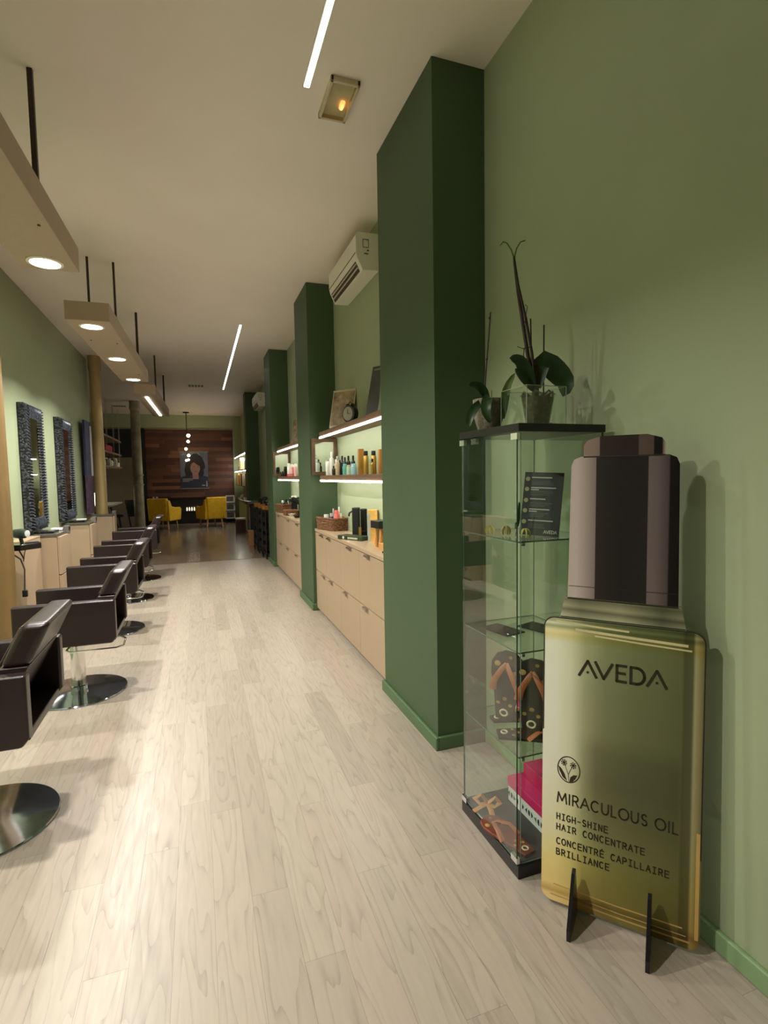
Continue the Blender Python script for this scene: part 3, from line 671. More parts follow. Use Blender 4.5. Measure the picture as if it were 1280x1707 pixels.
# ------------------------------------------------------------------ mirrors on the left wall
BASKF = mat('dark_woven_frame', (12, 14, 20), .45, var=.5, scale=90, bump=.5)
BASKH = mat('grey_woven_highlight', (150, 156, 166), .4, .3)
def carved_mirror(label, y0, y1, z0, z1, x=XL):
    t = thing('wall_mirror', label, 'mirror', (x, (y0+y1)/2, z0), 0, 'dark carved frame mirrors on the left wall')
    w = (y1-y0)/2; h = z1-z0; b = .135; d = .085
    bm = BM()
    box(bm, .001, d*.72, -w, w, 0, b); box(bm, .001, d*.72, -w, w, h-b, h); box(bm, .001, d*.72, -w, -w+b, b, h-b); box(bm, .001, d*.72, w-b, w, b, h-b)
    rk = random.Random(3)                     # woven knots over the side that faces the door
    for k in range(150):
        lathe(bm, [(0, -.004), (rk.uniform(.006, .014), 0), (0, .004)], (rk.uniform(.01, .07), -w, rk.uniform(.01, h-.01)), 6, 1, axis='Y')
    obj('frame', bm, [BASKF, mat('knot_grey', (64, 70, 82), .4, var=.6, scale=50)], t)
    # ribs of bent cane across each side of the frame
    bm = BM(); n = 40
    for k in range(n):
        zz = b*.3+(h-b*.6)*k/(n-1)
        for s in (-1, 1):
            yo, yi = s*w, s*(w-b)
            tube(bm, [(.012, yo, zz+.004), (d*.9, yo-s*.012, zz+.012), (d, (yo+yi)/2, zz), (d*.92, yi+s*.012, zz-.01), (.06, yi, zz-.012)], .0065, 5)
    m_ = 10
    for k in range(m_):
        yy = -w+b+(2*w-2*b)*k/(m_-1)
        for zo, zi in ((0, b), (h, h-b)):
            tube(bm, [(.012, yy, zo), (d*.9, yy+.006, zo+(zi-zo)*.1), (d, yy, (zo+zi)/2), (.06, yy-.006, zi)], .0065, 5)
    obj('cane_ribs', bm, mat('cane_ribs', (72, 78, 90), .3, .2, var=.7, scale=40), t, smooth=True)
    obj('mirror_pane', B(.050, .062, -w+b-.01, w-b+.01, b-.01, h-b+.01), MIRROR, t)
carved_mirror('dark carved wall mirror nearest the gold column at the left edge', 6.35, 7.02, .935, 2.26)
carved_mirror('farther dark carved wall mirror, left of the second gold column', 7.81, 8.52, .935, 2.27)

# ------------------------------------------------------------------ styling station cabinets
DKTOP = mat('dark_stone_top', (92, 92, 84), .18, var=.15, scale=30)
def station(label, x1, y0, y1, items=True):
    t = thing('station_cabinet', label, 'cabinet', (XL, (y0+y1)/2, 0), 0, 'beige styling station cabinets on the left wall')
    w = (y1-y0)/2; d = x1-XL
    obj('body', B(.001, d-.03, -w, w, .0, .872), CAB, t, bevel=.002)
    o = obj('side_door', B(d-.028, d, -w+.01, w-.004, .47, .868), CAB, t, bevel=.003)
    obj('lower_door', B(d-.028, d, -w+.01, w-.004, .03, .46), CAB, t, bevel=.003)
    obj('top', B(.001, d-.02, -w-.01, w, .874, .902), DKTOP, t, bevel=.003)
    bm = BM(); box(bm, d-.05, d+.004, w-.10, w-.004, .874, .952); obj('end_block', bm, mat('grey_block', (110, 106, 100), .4), t)
    obj('socket', B(d-.049, d-.047, w-.08, w-.02, .88, .93) if False else B(d-.03, d+.006, w-.09, w-.03, .905, .94), BLACK, t)
    return t
station('beige station cabinet under the nearer carved mirror', -1.385, 6.40, 6.90)
station('beige station cabinet under the farther carved mirror', -1.345, 7.95, 8.36)
station('beige station cabinet just behind the second gold column', -1.29, 9.62, 9.86)
t = thing('side_panel_unit', 'narrow beige side unit behind the black side tray', 'cabinet', (XL, 6.08, 0))
obj('body', B(.001, .135, -.28, .28, 0, .885), CAB, t, bevel=.002); obj('top', B(.001, .137, -.281, .281, .886, .896), CAB, t)
# glass panels and trays on the stations
for x, y, lab, m_ in ((-1.55, 6.62, 'black tray on the nearer station top', BLACKG), (-1.52, 8.12, 'black tray on the farther station top', BLACKG)):
    t = thing('tool_tray', lab, 'tray', (x, y, .903)); obj('dish', B(-.09, .09, -.12, .12, 0, .02), m_, t, bevel=.006)
    obj('inset', B(-.07, .07, -.10, .10, .0195, .022), mat('tray_inset', (60, 60, 60), .2), t)
for x, y, lab in ((-1.50, 6.84, 'folded white cloth at the mirror foot of the nearer station'), (-1.52, 8.28, 'small white dish on the farther station')):
    t = thing('folded_cloth', lab, 'cloth', (x, y, .903)); obj('fold', B(-.06, .06, -.04, .04, 0, .03), mat('white_towel', (232, 232, 226), .8), t, bevel=.008)

# round-footed tray with dryer beside the left column
t = thing('side_tray', 'black tray shelf on a thin leg behind the left gold column', 'tray table', (-1.465, 5.35, 0))
bm = BM(); hexa(bm, [(-.16, -.10, .875), (.04, -.13, .875), (.16, .02, .875), (.10, .16, .875), (-.16, -.10, .925), (.04, -.13, .925), (.16, .02, .925), (.10, .16, .925)])
obj('tray_top', bm, BLACKG, t, bevel=.005)
bm = BM(); tube(bm, [(-.04, -.08, .875), (-.02, -.08, 0)], .009, 8); obj('leg', bm, BLACK, t)
bm = BM(); lathe(bm, [(.12, 0), (.12, .012)], (-.02, -.08, 0), 24); obj('foot_plate', bm, BLACK, t)
t = thing('hair_dryer', 'dark green hair dryer resting on the black side tray', 'hair dryer', (-1.455, 5.35, .926), R(-30)); t.scale = (.75, .75, .85)
bm = BM(); lathe(bm, [(.025, -.10), (.045, -.07), (.052, .02), (.045, .07), (.02, .09)], (0, 0, .10), 20, axis='X'); obj('barrel', bm, mat('dark_green_plastic', (44, 56, 50), .3), t, smooth=True)
bm = BM(); tube(bm, [(.0, 0, .07), (.0, .02, .0)], .02, 10); obj('handle', bm, mat('dark_green_plastic', (44, 56, 50), .3), t, smooth=True)
bm = BM(); lathe(bm, [(.03, .085), (.036, .10), (.01, .105)], (0, 0, .10), 16, axis='X'); obj('rear_cap', bm, mat('pale_cap', (200, 205, 205), .3), t, smooth=True)
t = thing('power_cord', 'dark cord with a plug hanging under the side tray', 'cord', (-1.44, 5.34, 0))
bm = BM(); tube(bm, [(-.10, .02, .872), (-.07, .01, .83), (-.02, 0, .79), (.005, 0, .70), (.0, 0, .60), (-.005, 0, .52)], .006, 6)
tube(bm, [(-.03, .0, .872), (-.015, 0, .84), (.005, 0, .79)], .006, 6); tube(bm, [(.02, .0, .872), (.01, 0, .83), (.0, 0, .77)], .004, 6); obj('cable', bm, mat('cord_brown', (60, 48, 38), .6), t, smooth=True)
obj('plug', B(-.022, .018, -.014, .014, .46, .52), BLACK, t, bevel=.006)

# tall blue and white banner on the wall before the second gold column
t = thing('wall_banner', 'tall narrow banner, blue and white above purple, beside the second gold column', 'banner', (-1.60, 9.35, .93))
obj('upper_print', B(-.03, .0, -.02, .5, .62, 1.46), mat('blue_white_print', (38, 44, 84), .6, var=.6, scale=3), t)
obj('side_edge', B(-.034, .004, .36, .505, .6, 1.40), mat('pale_print2', (190, 186, 190), .6), t)
obj('lower_print', B(-.03, .0, -.02, .5, .0, .62), mat('purple_print', (70, 46, 76), .6, var=.6, scale=18), t)
obj('bracket', B(-.09, -.03, .1, .2, .6, .7), BLACK, t)

# ------------------------------------------------------------------ display cabinet
t = thing('display_cabinet', 'tall glass display cabinet with black base and lid', 'display cabinet', (1.035, 1.567, 0))
CW, CD, CHh = .366, .433, 1.63
obj('base', B(0, CW, 0, CD, 0, .050), mat('black_brown_veneer', (26, 22, 26), .35), t, bevel=.003)
obj('base_inset', B(.012, CW-.012, .012, CD-.012, .050, .054), mat('dark_grey_inset', (52, 50, 48), .5), t)
obj('lid', B(0, CW, 0, CD, CHh-.028, CHh), mat('black_lid_veneer', (12, 10, 12), .3), t, bevel=.002)
def pane(name, x0, x1, y0, y1, z0, z1, thin):
    """glass box whose broad faces are clear and whose edges are green; thin axis given"""
    bm = BM(); box(bm, x0, x1, y0, y1, z0, z1)
    bm.faces.ensure_lookup_table(); bmesh.ops.recalc_face_normals(bm, faces=bm.faces)
    ax = 'XYZ'.index(thin)
    for f in bm.faces: f.material_index = 0 if abs(f.normal[ax]) > .5 else 1
    return obj(name, bm, [GLASS, GLASSE], t)
g = .006
pane('near_pane', .013, CW-.006, .004, .004+g, .054, CHh-.028, 'Y')
pane('far_pane', .013, CW-.006, CD-.008, CD-.004, .054, CHh-.028, 'Y')
pane('wall_pane', CW-.010, CW-.006, .010, CD-.010, .054, CHh-.028, 'X')
dr = pane('door', .001, .006, .014, CD-.018, .060, CHh-.034, 'X')
bm = BM()
for zz in (.054, CHh-.055):
    for yy in (.006, CD-.045, .29): 
        if zz < .1 and yy == .29: continue
        box(bm, -.003, .010, yy, yy+.038, zz, zz+.022)
obj('hinge_clips', bm, CHROME, dr)
for zz in (.445, .825, 1.218):
    pane('shelf', .008, CW-.012, .010, CD-.012, zz, zz+.005, 'Z')
bm = BM()
for zz in (.440, .820, 1.213):
    for xx in (.02, CW-.03):
        for yy in (.008, CD-.02): box(bm, xx, xx+.012, yy, yy+.008, zz-.006, zz+.004)
obj('shelf_pins', bm, CHROME, t)
SH1, SH2, SH3, BS = 1.2235, .8305, .4505, .0545
# leaflet
t = thing('leaflet_stand', 'black leaflet with white print and five round icons on the top glass shelf', 'leaflet', (1.205, 1.70, SH1), R(-46))
mx = Matrix.Rotation(R(-14), 4, 'X') @ Matrix.Rotation(R(2.5), 4, 'Y')
bm = BM(); box(bm, -.068, .078, 0, .003, 0, .245, 0, mx); obj('card', bm, mat('black_card', (24, 24, 26), .5), t)
wp = mat('white_print', (196, 196, 190), .6); gp = mat('grey_print', (110, 110, 108), .6)
bm = BM(); bg = BM(); bi = BM()
for k, zz in enumerate((.222, .182, .138, .098, .055)):
    lathe(bi, [(.0085, -.0012), (.0085, -.0004)], (-.055, 0, zz-.004), 14, axis='Y')
    box(bm, -.040, .035+.02*math.sin(k*2.1), -.0012, -.0004, zz, zz+.004)
    if k in (1, 3): box(bm, -.040, -.01, -.0012, -.0004, zz-.008, zz-.004)
    for q in range(3): box(bg, -.040, .03+.015*math.sin(k+q), -.0012, -.0004, zz-.014-q*.006, zz-.0125-q*.006)
for b_ in (bm, bg, bi):
    for v in b_.verts: v.co = mx @ v.co
obj('headings', bm, wp, t); obj('small_print', bg, gp, t); obj('icons', bi, mat('yellow_grey_icon', (168, 158, 110), .6), t)

# ------------------------------------------------------------------ stroke lettering
def arc(cx, cy_, rx, ry, a0, a1, n=10): return [(cx+rx*math.cos(R(a0+(a1-a0)*i/n)), cy_+ry*math.sin(R(a0+(a1-a0)*i/n))) for i in range(n+1)]
G = {'A': [[(0, 0), (.5, 1), (1, 0)], [(.2, .36), (.8, .36)]], 'V': [[(0, 1), (.5, 0), (1, 1)]],
     'E': [[(1, 1), (.08, 1), (.08, 0), (1, 0)], [(.08, .52), (.88, .52)]], 'D': [[(.08, 0), (.08, 1), (.45, 1)]+arc(.45, .5, .5, .5, 90, -90)+[(.08, 0)]],
     'M': [[(0, 0), (.12, 1), (.5, .22), (.88, 1), (1, 0)]], 'I': [[(.5, 0), (.5, 1)]], 'J': [[(.5, 1), (.5, 0)]],
     'R': [[(.08, 0), (.08, 1), (.5, 1)]+arc(.5, .74, .38, .26, 90, -90)+[(.08, .48)], [(.5, .48), (.95, 0)]],
     'C': [arc(.52, .5, .5, .5, 50, 310, 16)], 'U': [[(.06, 1), (.06, .38)]+arc(.5, .38, .44, .38, 180, 360, 10)+[(.94, 1)]],
     'L': [[(.08, 1), (.08, 0), (.9, 0)]], 'O': [arc(.5, .5, .5, .5, 0, 360, 22)],
     'S': [arc(.5, .74, .36, .26, 35, 270, 10)+arc(.5, .25, .38, .25, 90, -150, 10)[1:]],
     'H': [[(.08, 0), (.08, 1)], [(.92, 0), (.92, 1)], [(.08, .5), (.92, .5)]], 'G': [arc(.52, .5, .5, .5, 50, 330, 16)+[(.95, .45), (.6, .45)]],
     '-': [[(.15, .45), (.85, .45)]], 'N': [[(.08, 0), (.08, 1), (.92, 0), (.92, 1)]], 'T': [[(0, 1), (1, 1)], [(.5, 1), (.5, 0)]],
     'P': [[(.08, 0), (.08, 1), (.5, 1)]+arc(.5, .73, .4, .27, 90, -90)+[(.08, .46)]],
     'B': [[(.08, 0), (.08, 1), (.45, 1)]+arc(.45, .76, .36, .24, 90, -90)+[(.08, .52)], [(.45, .52)]+arc(.48, .26, .42, .26, 90, -90)+[(.08, 0)]],
     ' ': []}
G['É'] = G['E']+[[(.4, 1.15), (.65, 1.3)]]
G['i'] = [[(.5, 0), (.5, 1)], [(.15, 1), (.85, 1)], [(.15, 0), (.85, 0)]]   # slab I of a typewriter face
G['a'] = [[(0, 0), (.5, 1), (1, 0)]]                                      # the logo's bar-less A
def strokes(bm, text, x, z, h, cw, gap, th, y=-.0012, d=.0008, widths=None):
    for chh in text:
        w = (widths or {}).get(chh, 1.0)*cw
        for pl in G[chh]:
            P = [(x+a*w, z+b*h) for a, b in pl]
            for (ax, az), (bx_, bz) in zip(P, P[1:]):
                l = math.hypot(bx_-ax, bz-az)
                if l < 1e-6: continue
                ux, uz = (bx_-ax)/l, (bz-az)/l; nx, nz = -uz*th/2, ux*th/2; ex, ez = ux*th*.32, uz*th*.32
                q = [(ax-ex+nx, az-ez+nz), (bx_+ex+nx, bz+ez+nz), (bx_+ex-nx, bz+ez-nz), (ax-ex-nx, az-ez-nz)]
                vs = [bm.verts.new((p[0], y, p[1])) for p in q]+[bm.verts.new((p[0], y+d, p[1])) for p in q]
                for f in ((0, 1, 2, 3), (7, 6, 5, 4), (0, 4, 5, 1), (1, 5, 6, 2), (2, 6, 7, 3), (3, 7, 4, 0)): bm.faces.new([vs[i] for i in f])
        x += w+gap
    return x

# leaflet logo
bm = BM(); t = bpy.data.objects['leaflet_stand']
strokes(bm, 'AVEDA', .022, .010, .011, .0085, .0012, .0022)
for v in bm.verts: v.co = mx @ v.co
obj('logo_lettering', bm, mat('white_print', (196, 196, 190), .6), t)

# ------------------------------------------------------------------ bottle shaped standee
ang = math.atan2(-.75071, .66063)
st = thing('bottle_standee', 'large cut-out standee printed as a green gold oil bottle with dark cap', 'standee', (1.058, 1.464, 0), ang)
lean = Matrix.Rotation(R(-1.5), 4, 'X')
def leaned(bm):
    for v in bm.verts: v.co = lean @ v.co
    return bm
def sy_poly():
    P = rrect(0, .466, .014, .985, .035, 6)           # body: bl, br, tr, tl
    body = P
    neck = [(.052, .985), (.414, .985), (.400, 1.055), (.066, 1.055)]
    cap = [(.075, 1.05), (.392, 1.05), (.388, 1.48), (.380, 1.500), (.36, 1.509), (.11, 1.509), (.090, 1.50), (.082, 1.48)]
    knob = [(.119, 1.505), (.350, 1.505), (.350, 1.545), (.340, 1.56), (.30, 1.572), (.17, 1.572), (.132, 1.56), (.119, 1.545)]
    return body, neck, cap, knob
body, neck, cap, knob = sy_poly()
# print materials driven by the panel's own coordinates (an ink print, constant over the panel)
def print_mat(name, stops_x, stops_z=None, mixz=.5, rough=.35, wave=None, z0=0., z1=1., x0=0., x1=.466, dark=None):
    m = bpy.data.materials.new(name); m.use_nodes = True; nt = m.node_tree; N = nt.nodes; L = nt.links; b = N['Principled BSDF']
    b.inputs['Roughness'].default_value = rough
    tc = N.new('ShaderNodeTexCoord'); sx = N.new('ShaderNodeSeparateXYZ'); L.new(tc.outputs['Object'], sx.inputs[0])
    def ramp(inp, lo, hi, stops, distort=0.):
        mr = N.new('ShaderNodeMapRange'); mr.inputs[1].default_value = lo; mr.inputs[2].default_value = hi; L.new(inp, mr.inputs[0])
        src = mr.outputs[0]
        cr = N.new('ShaderNodeValToRGB'); L.new(src, cr.inputs[0]); els = cr.color_ramp.elements
        while len(els) < len(stops): els.new(.5)
        for e, (p, c) in zip(els, sorted(stops, key=lambda q: q[0])):
            e.position = p; e.color = S(*c)
        return cr.outputs[0]
    colx = ramp(sx.outputs['X'], x0, x1, stops_x)
    if stops_z:
        zc = sx.outputs['Z']
        if wave:
            mm = N.new('ShaderNodeMath'); mm.operation = 'MULTIPLY_ADD'; mm.inputs[1].default_value = wave; L.new(sx.outputs['X'], mm.inputs[0]); L.new(zc, mm.inputs[2]); zc = mm.outputs[0]
        colz = ramp(zc, z0, z1, stops_z)
        mx_ = N.new('ShaderNodeMix'); mx_.data_type = 'RGBA'; mx_.blend_type = 'MULTIPLY'; mx_.inputs[0].default_value = mixz
        L.new(colx, mx_.inputs[6]); L.new(colz, mx_.inputs[7]); src = mx_.outputs[2]
    else: src = colx
    if dark:   # the printed bottle's dark olive core
        def fr_(inp, lo, hi, st):
            return ramp(inp, lo, hi, [(p, (int(255*(v if v <= 0 else (v*12.92 if v < .0031 else 1.055*v**(1/2.4)-.055))),)*3) for p, v in st])
        fx = fr_(sx.outputs['X'], x0, x1, dark[0]); fz = fr_(sx.outputs['Z'], z0, z1, dark[1])
        mm = N.new('ShaderNodeMath'); mm.operation = 'MULTIPLY'; L.new(fx, mm.inputs[0]); L.new(fz, mm.inputs[1])
        dk = N.new('ShaderNodeMix'); dk.data_type = 'RGBA'; dk.inputs[7].default_value = S(58, 56, 30)
        L.new(mm.outputs[0], dk.inputs[0]); L.new(src, dk.inputs[6]); src = dk.outputs[2]
    L.new(src, b.inputs['Base Color']); return m
PB = print_mat('body_print',
    [(0, (252, 250, 238)), (.09, (250, 248, 234)), (.19, (232, 230, 204)), (.28, (182, 185, 148)), (.42, (146, 151, 112)), (.60, (126, 132, 94)),
     (.78, (116, 122, 84)), (.87, (108, 114, 78)), (.885, (84, 88, 58)), (.93, (96, 96, 66)), (.945, (178, 172, 134)), (.965, (160, 150, 110)), (1, (112, 102, 66))],
    [(0, (255, 215, 140)), (.035, (255, 225, 160)), (.05, (215, 170, 90)), (.075, (255, 225, 150)), (.10, (250, 225, 150)), (.17, (250, 232, 160)), (.27, (242, 238, 206)), (.5, (246, 246, 240)), (.8, (246, 250, 244)),
     (.90, (245, 250, 238)), (.925, (240, 230, 170)), (.94, (252, 245, 200)), (.955, (160, 170, 130)), (.965, (235, 240, 218)), (.975, (150, 160, 130)), (.985, (240, 245, 228)), (1, (130, 140, 114))], mixz=.95,
    dark=([(0, 0), (.22, 0), (.36, 1), (.86, 1), (.89, .2), (1, 0)], [(0, .0), (.10, .0), (.22, .10), (.34, .45), (.46, .62), (.56, .55), (.62, .25), (.75, .2), (.9, .05), (1, 0)]))
PC = print_mat('cap_print', [(0, (196, 182, 174)), (.06, (198, 184, 178)), (.19, (158, 144, 138)), (.245, (138, 124, 120)), (.25, (44, 38, 37)), (.5, (32, 28, 29)), (.72, (38, 33, 34)), (.725, (118, 104, 104)), (.80, (112, 99, 100)), (.90, (82, 70, 72)), (.91, (20, 14, 16)), (1, (16, 10, 12))], x0=.08, x1=.392)
PK = print_mat('knob_print', [(0, (150, 130, 118)), (.20, (136, 118, 108)), (.21, (50, 38, 36)), (.68, (44, 34, 34)), (.69, (96, 78, 74)), (.86, (90, 74, 70)), (.87, (14, 10, 12)), (.96, (16, 10, 12)), (1, (190, 170, 160))], x0=.119, x1=.350)
PN = print_mat('neck_print', [(0, (226, 222, 206)), (.25, (150, 154, 132)), (.5, (182, 184, 160)), (.75, (112, 118, 96)), (1, (176, 172, 152))],
    [(0, (160, 165, 135)), (.2, (255, 255, 240)), (.45, (150, 150, 130)), (.6, (235, 235, 215)), (.85, (160, 160, 140)), (1, (230, 226, 205))], mixz=.9, z0=.98, z1=1.06, wave=.02)
EDG = mat('standee_board_edge', (60, 50, 34), .6)
bm = BM()
for pl in (body, neck, cap, knob): prism(bm, pl, lambda a, b, c: (a, c, b), 0.0005, .010)
obj('board', leaned(bm), EDG, st)
for nm, pl, m_ in (('body_print', body, PB), ('neck_print', neck, PN), ('cap_print', cap, PC), ('knob_print', knob, PK)):
    bm = BM(); prism(bm, pl, lambda a, b, c: (a, c, b), -.0004, .0005); obj(nm, leaned(bm), m_, st)
# printed outlines on the drawing
bm = BM()
def pline(bm, P, th, y=-.0010, d=.0006):
    for (ax, az), (bx_, bz) in zip(P, P[1:]):
        l = math.hypot(bx_-ax, bz-az)
        if l < 1e-6: continue
        ux, uz = (bx_-ax)/l, (bz-az)/l; nx, nz = -uz*th/2, ux*th/2
        q = [(ax+nx, az+nz), (bx_+nx, bz+nz), (bx_-nx, bz-nz), (ax-nx, az-nz)]
        vs = [bm.verts.new((p[0], y, p[1])) for p in q]+[bm.verts.new((p[0], y+d, p[1])) for p in q]
        for f in ((0, 1, 2, 3), (7, 6, 5, 4), (0, 4, 5, 1), (1, 5, 6, 2), (2, 6, 7, 3), (3, 7, 4, 0)): bm.faces.new([vs[i] for i in f])
tl = arc(.035, .950, .033, .033, 180, 90); tr = arc(.431, .950, .033, .033, 90, 0)
pline(bm, [(.002, .60)]+tl+tr+[(.464, .30)], .0035)
obj('body_outline', leaned(bm), mat('outline_ink', (40, 40, 28), .5), st)
bm = BM(); pline(bm, [(.078, 1.092), (.390, 1.092)], .0015); pline(bm, [(.075, 1.051), (.392, 1.051)], .004); obj('cap_base_outline', leaned(bm), mat('outline_ink', (40, 40, 28), .5), st); bm = BM(); pline(bm, [(.054, .988), (.412, .988)], .003)
obj('cap_outline', leaned(bm), mat('outline_ink', (40, 40, 28), .5), st)
bm = BM(); pline(bm, [(.119, 1.508), (.350, 1.508)], .004)
obj('cap_outline', leaned(bm), mat('outline_ink', (40, 40, 28), .5), st)
bm = BM()
for zz, xa, xb, th in ((.944, .10, .42, .008), (.930, .16, .43, .005), (.966, .04, .26, .006)):
    pline(bm, [(xa, zz+.006), ((xa+xb)/2, zz), (xb, zz-.004)], th, y=-.0008, d=.0003)
obj('shoulder_highlight', leaned(bm), mat('cream_gold_ink', (214, 204, 156), .45), st)
bm = BM()
for zz, xa, xb, th in ((.036, .03, .44, .005), (.052, .05, .43, .003), (.074, .04, .42, .004)):
    pline(bm, [(xa, zz), ((xa+xb)/2, zz-.004), (xb, zz)], th, y=-.0008, d=.0003)
pline(bm, [(.457, .05), (.457, .38)], .010, y=-.0008, d=.0003)
obj('base_highlight', leaned(bm), mat('amber_ink', (206, 168, 98), .45), st)
INK = mat('lettering_ink', (44, 40, 24), .5)
bm = BM(); x = .114; h = .050
x = strokes(bm, 'a', .114, .802, h, .052, .003, .0085); x = strokes(bm, 'V', x-.006, .802, h, .050, .011, .0085)
x = strokes(bm, 'E', x, .802, h, .029, .010, .0085); x = strokes(bm, 'D', x, .802, h, .044, .006, .0085); x = strokes(bm, 'a', x, .802, h, .052, 0, .0085)
for cx in (.114+.026, x-.026): lathe(bm, [(.0042, -.0012), (.0042, -.0004)], (cx, 0, .802+.013), 12, axis='Y')
obj('brand_lettering', leaned(bm), INK, st)
wd = {'M': 1.25, 'I': .22, 'L': .72, 'S': .8, 'R': .85, 'U': .95, 'C': 1.05, 'O': 1.2, ' ': .5, 'A': 1.1}
def total(text, cw, gap, wd): return sum((wd or {}).get(c, 1)*cw+gap for c in text)-gap
def fit(bm, text, x0, x1, z, h, th, gapr, wd=None):
    n = sum((wd or {}).get(c, 1) for c in text); k = len(text)-1
    cw = (x1-x0)/(n+gapr*k); strokes(bm, text, x0, z, h, cw, gapr*cw, th, widths=wd)
bm = BM(); fit(bm, 'MIRACULOUS', .050, .321, .3605, .0345, .0046, .28, wd); obj('name_lettering', leaned(bm), INK, st)
bm = BM(); fit(bm, 'OIL', .342, .405, .3605, .0345, .0046, .28, wd); obj('oil_lettering', leaned(bm), INK, st)
for tx, xa, xb, zz in (('HiGH-SHiNE', .048, .207, .302), ('HAiR CONCENTRATE', .048, .314, .266), ('CONCENTRÉ CAPiLLAiRE', .049, .382, .217), ('BRiLLiANCE', .048, .213, .180)):
    bm = BM(); fit(bm, tx, xa, xb, zz, .0205, .0034, .42); obj('small_lettering', leaned(bm), INK, st)
bm = BM()
pline(bm, arc(.085, .479, .035, .043, 0, 360, 32), .0032)
for sgn, top in ((-1, (.070, .500)), (1, (.099, .496))):
    pline(bm, [(.086, .440), (.084, .462), (.084+sgn*.006, .478), top], .0016)
    for k in range(8):
        a = R(k*45+10*sgn); cx, cz = top[0]+.008*math.cos(a), top[1]+.009*math.sin(a); pline(bm, [top, (cx, cz)], .0022)
        lathe(bm, [(.0022, -.0011), (.0022, -.0004)], (cx, 0, cz), 7, axis='Y')
for P in ([(.080, .440), (.066, .450), (.056, .470), (.052, .486), (.062, .478), (.072, .462)], [(.088, .438), (.090, .454), (.100, .464), (.112, .466), (.106, .452), (.098, .442)]):
    prism(bm, P, lambda a, b, c: (a, c, b), -.0011, -.0004)
obj('flower_emblem', leaned(bm), INK, st)
SMOKE = glass('smoked_acrylic', (.50, .44, .40), .8)
SMOKEE = mat('acrylic_edge', (26, 24, 30), .2)
for xx, zz in ((.112, .156), (.333, .160)):
    fo = BM(); poly = [(-.145, 0.0), (.115, 0.0), (.115, .03), (.06, .05), (.02, .06), (-.045, .085), (-.125, .160), (-.138, .155), (-.145, .12)]
    poly = [(-.135, .0), (.10, .0), (.10, .045), (.012, .045), (-.001, .075), (-.045, .13), (-.075, .175), (-.09, .17), (-.135, .10)]
    poly = [(-.128, .0), (.10, .0), (.10, .03), (.011, .035), (-.002, .06), (-.030, .175), (-.048, .168), (-.128, .035)]
    prism(fo, poly, lambda a, b, c: (c, a, b), xx-.0055, xx+.0055)
    obj('foot', fo, SMOKEE, st)

# ------------------------------------------------------------------ orchids on the cabinet
def leaf(bm, spine, w, cup=.25):
    spine = [Vector(p) for p in spine]
    # resample with a smooth curve
    P = []
    n = 10
    for i in range(n+1):
        tt = i/n*(len(spine)-1); k = min(int(tt), len(spine)-2); f = tt-k
        p0, p1, p2, p3 = spine[max(k-1, 0)], spine[k], spine[k+1], spine[min(k+2, len(spine)-1)]
        P.append(.5*((2*p1)+(p2-p0)*f+(2*p0-5*p1+4*p2-p3)*f*f+(3*p1-p0-3*p2+p3)*f**3))
    rows = []
    for i, p in enumerate(P):
        tv = (P[min(i+1, n)]-P[max(i-1, 0)]).normalized(); view = Vector((.55, .83, 0))
        a = tv.cross(view); a = a.normalized() if a.length > .05 else Vector((0, 0, 1)); nn = tv.cross(a).normalized()
        s = i/n; ww = w*math.sin(math.pi*min(1, (s*.92+.08)))**.6*.5
        rows.append([p+a*ww*q+nn*(cup*ww*(abs(q)**2)) for q in (-1, -.5, 0, .5, 1)]+[p+a*ww*q+nn*(cup*ww*(abs(q)**2)+.0025) for q in (1, .5, 0, -.5, -1)])
    V = [[bm.verts.new(v) for v in r] for r in rows]
    for r0, r1 in zip(V, V[1:]):
        for i in range(10):
            j = (i+1) % 10; bm.faces.new((r0[i], r0[j], r1[j], r1[i]))
    bm.faces.new(V[0]); bm.faces.new(list(reversed(V[-1])))
    return bm
o1 = thing('potted_orchid', 'large orchid with tall bare stems in a square glass vase on the cabinet', 'plant', (1.215, 1.745, 1.63))
s = .085
bm = BM()
for (a, b, c, d) in ((-s, s, -s, -s+.003), (-s, s, s-.003, s), (-s, -s+.003, -s+.003, s-.003), (s-.003, s, -s+.003, s-.003)): box(bm, a, b, c, d, .004, .145)
box(bm, -s, s, -s, s, 0, .004); vz = obj('glass_vase', bm, GLASS2, o1)
bm = BM()
for ex, ey in ((-s, -s), (s, -s), (-s, s), (s, s)): box(bm, ex-.0012, ex+.0012, ey-.0012, ey+.0012, 0, .146)
for q in (-s, s): box(bm, -s, s, q-.001, q+.001, .145, .147); box(bm, q-.001, q+.001, -s, s, .145, .147)
obj('polished_edges', bm, mat('bright_glass_edge', (150, 165, 140), .2), vz)
bm = BM(); lathe(bm, [(.043, .006), (.062, .120), (.066, .121), (.066, .126), (.060, .126), (.041, .010)], (.022, 0, 0), 28, cap=False); obj('clear_pot', bm, CLEARPOT, o1, smooth=True)
bm = BM(); lathe(bm, [(.040, .008), (.058, .112), (.03, .118), (0, .12)], (.022, 0, 0), 28); obj('bark', bm, SOIL, o1, smooth=True)
bm = BM(); random.seed(11)
for k in range(26):
    a = random.uniform(0, 6.28); r = random.uniform(.045, .078); px, py = r*math.cos(a), r*math.sin(a)
    lathe(bm, [(0, -.006), (.009, 0), (0, .006)], (px, py, .011), 6)
for k in range(9):
    a = random.uniform(0, 6.28); tube(bm, [(.022+.03*math.cos(a), .03*math.sin(a), .12), (.022+.055*math.cos(a), .055*math.sin(a), .135), (.022+.06*math.cos(a+.4), .06*math.sin(a+.4), .122)], .004, 5)
obj('loose_bark', bm, SOIL, o1)
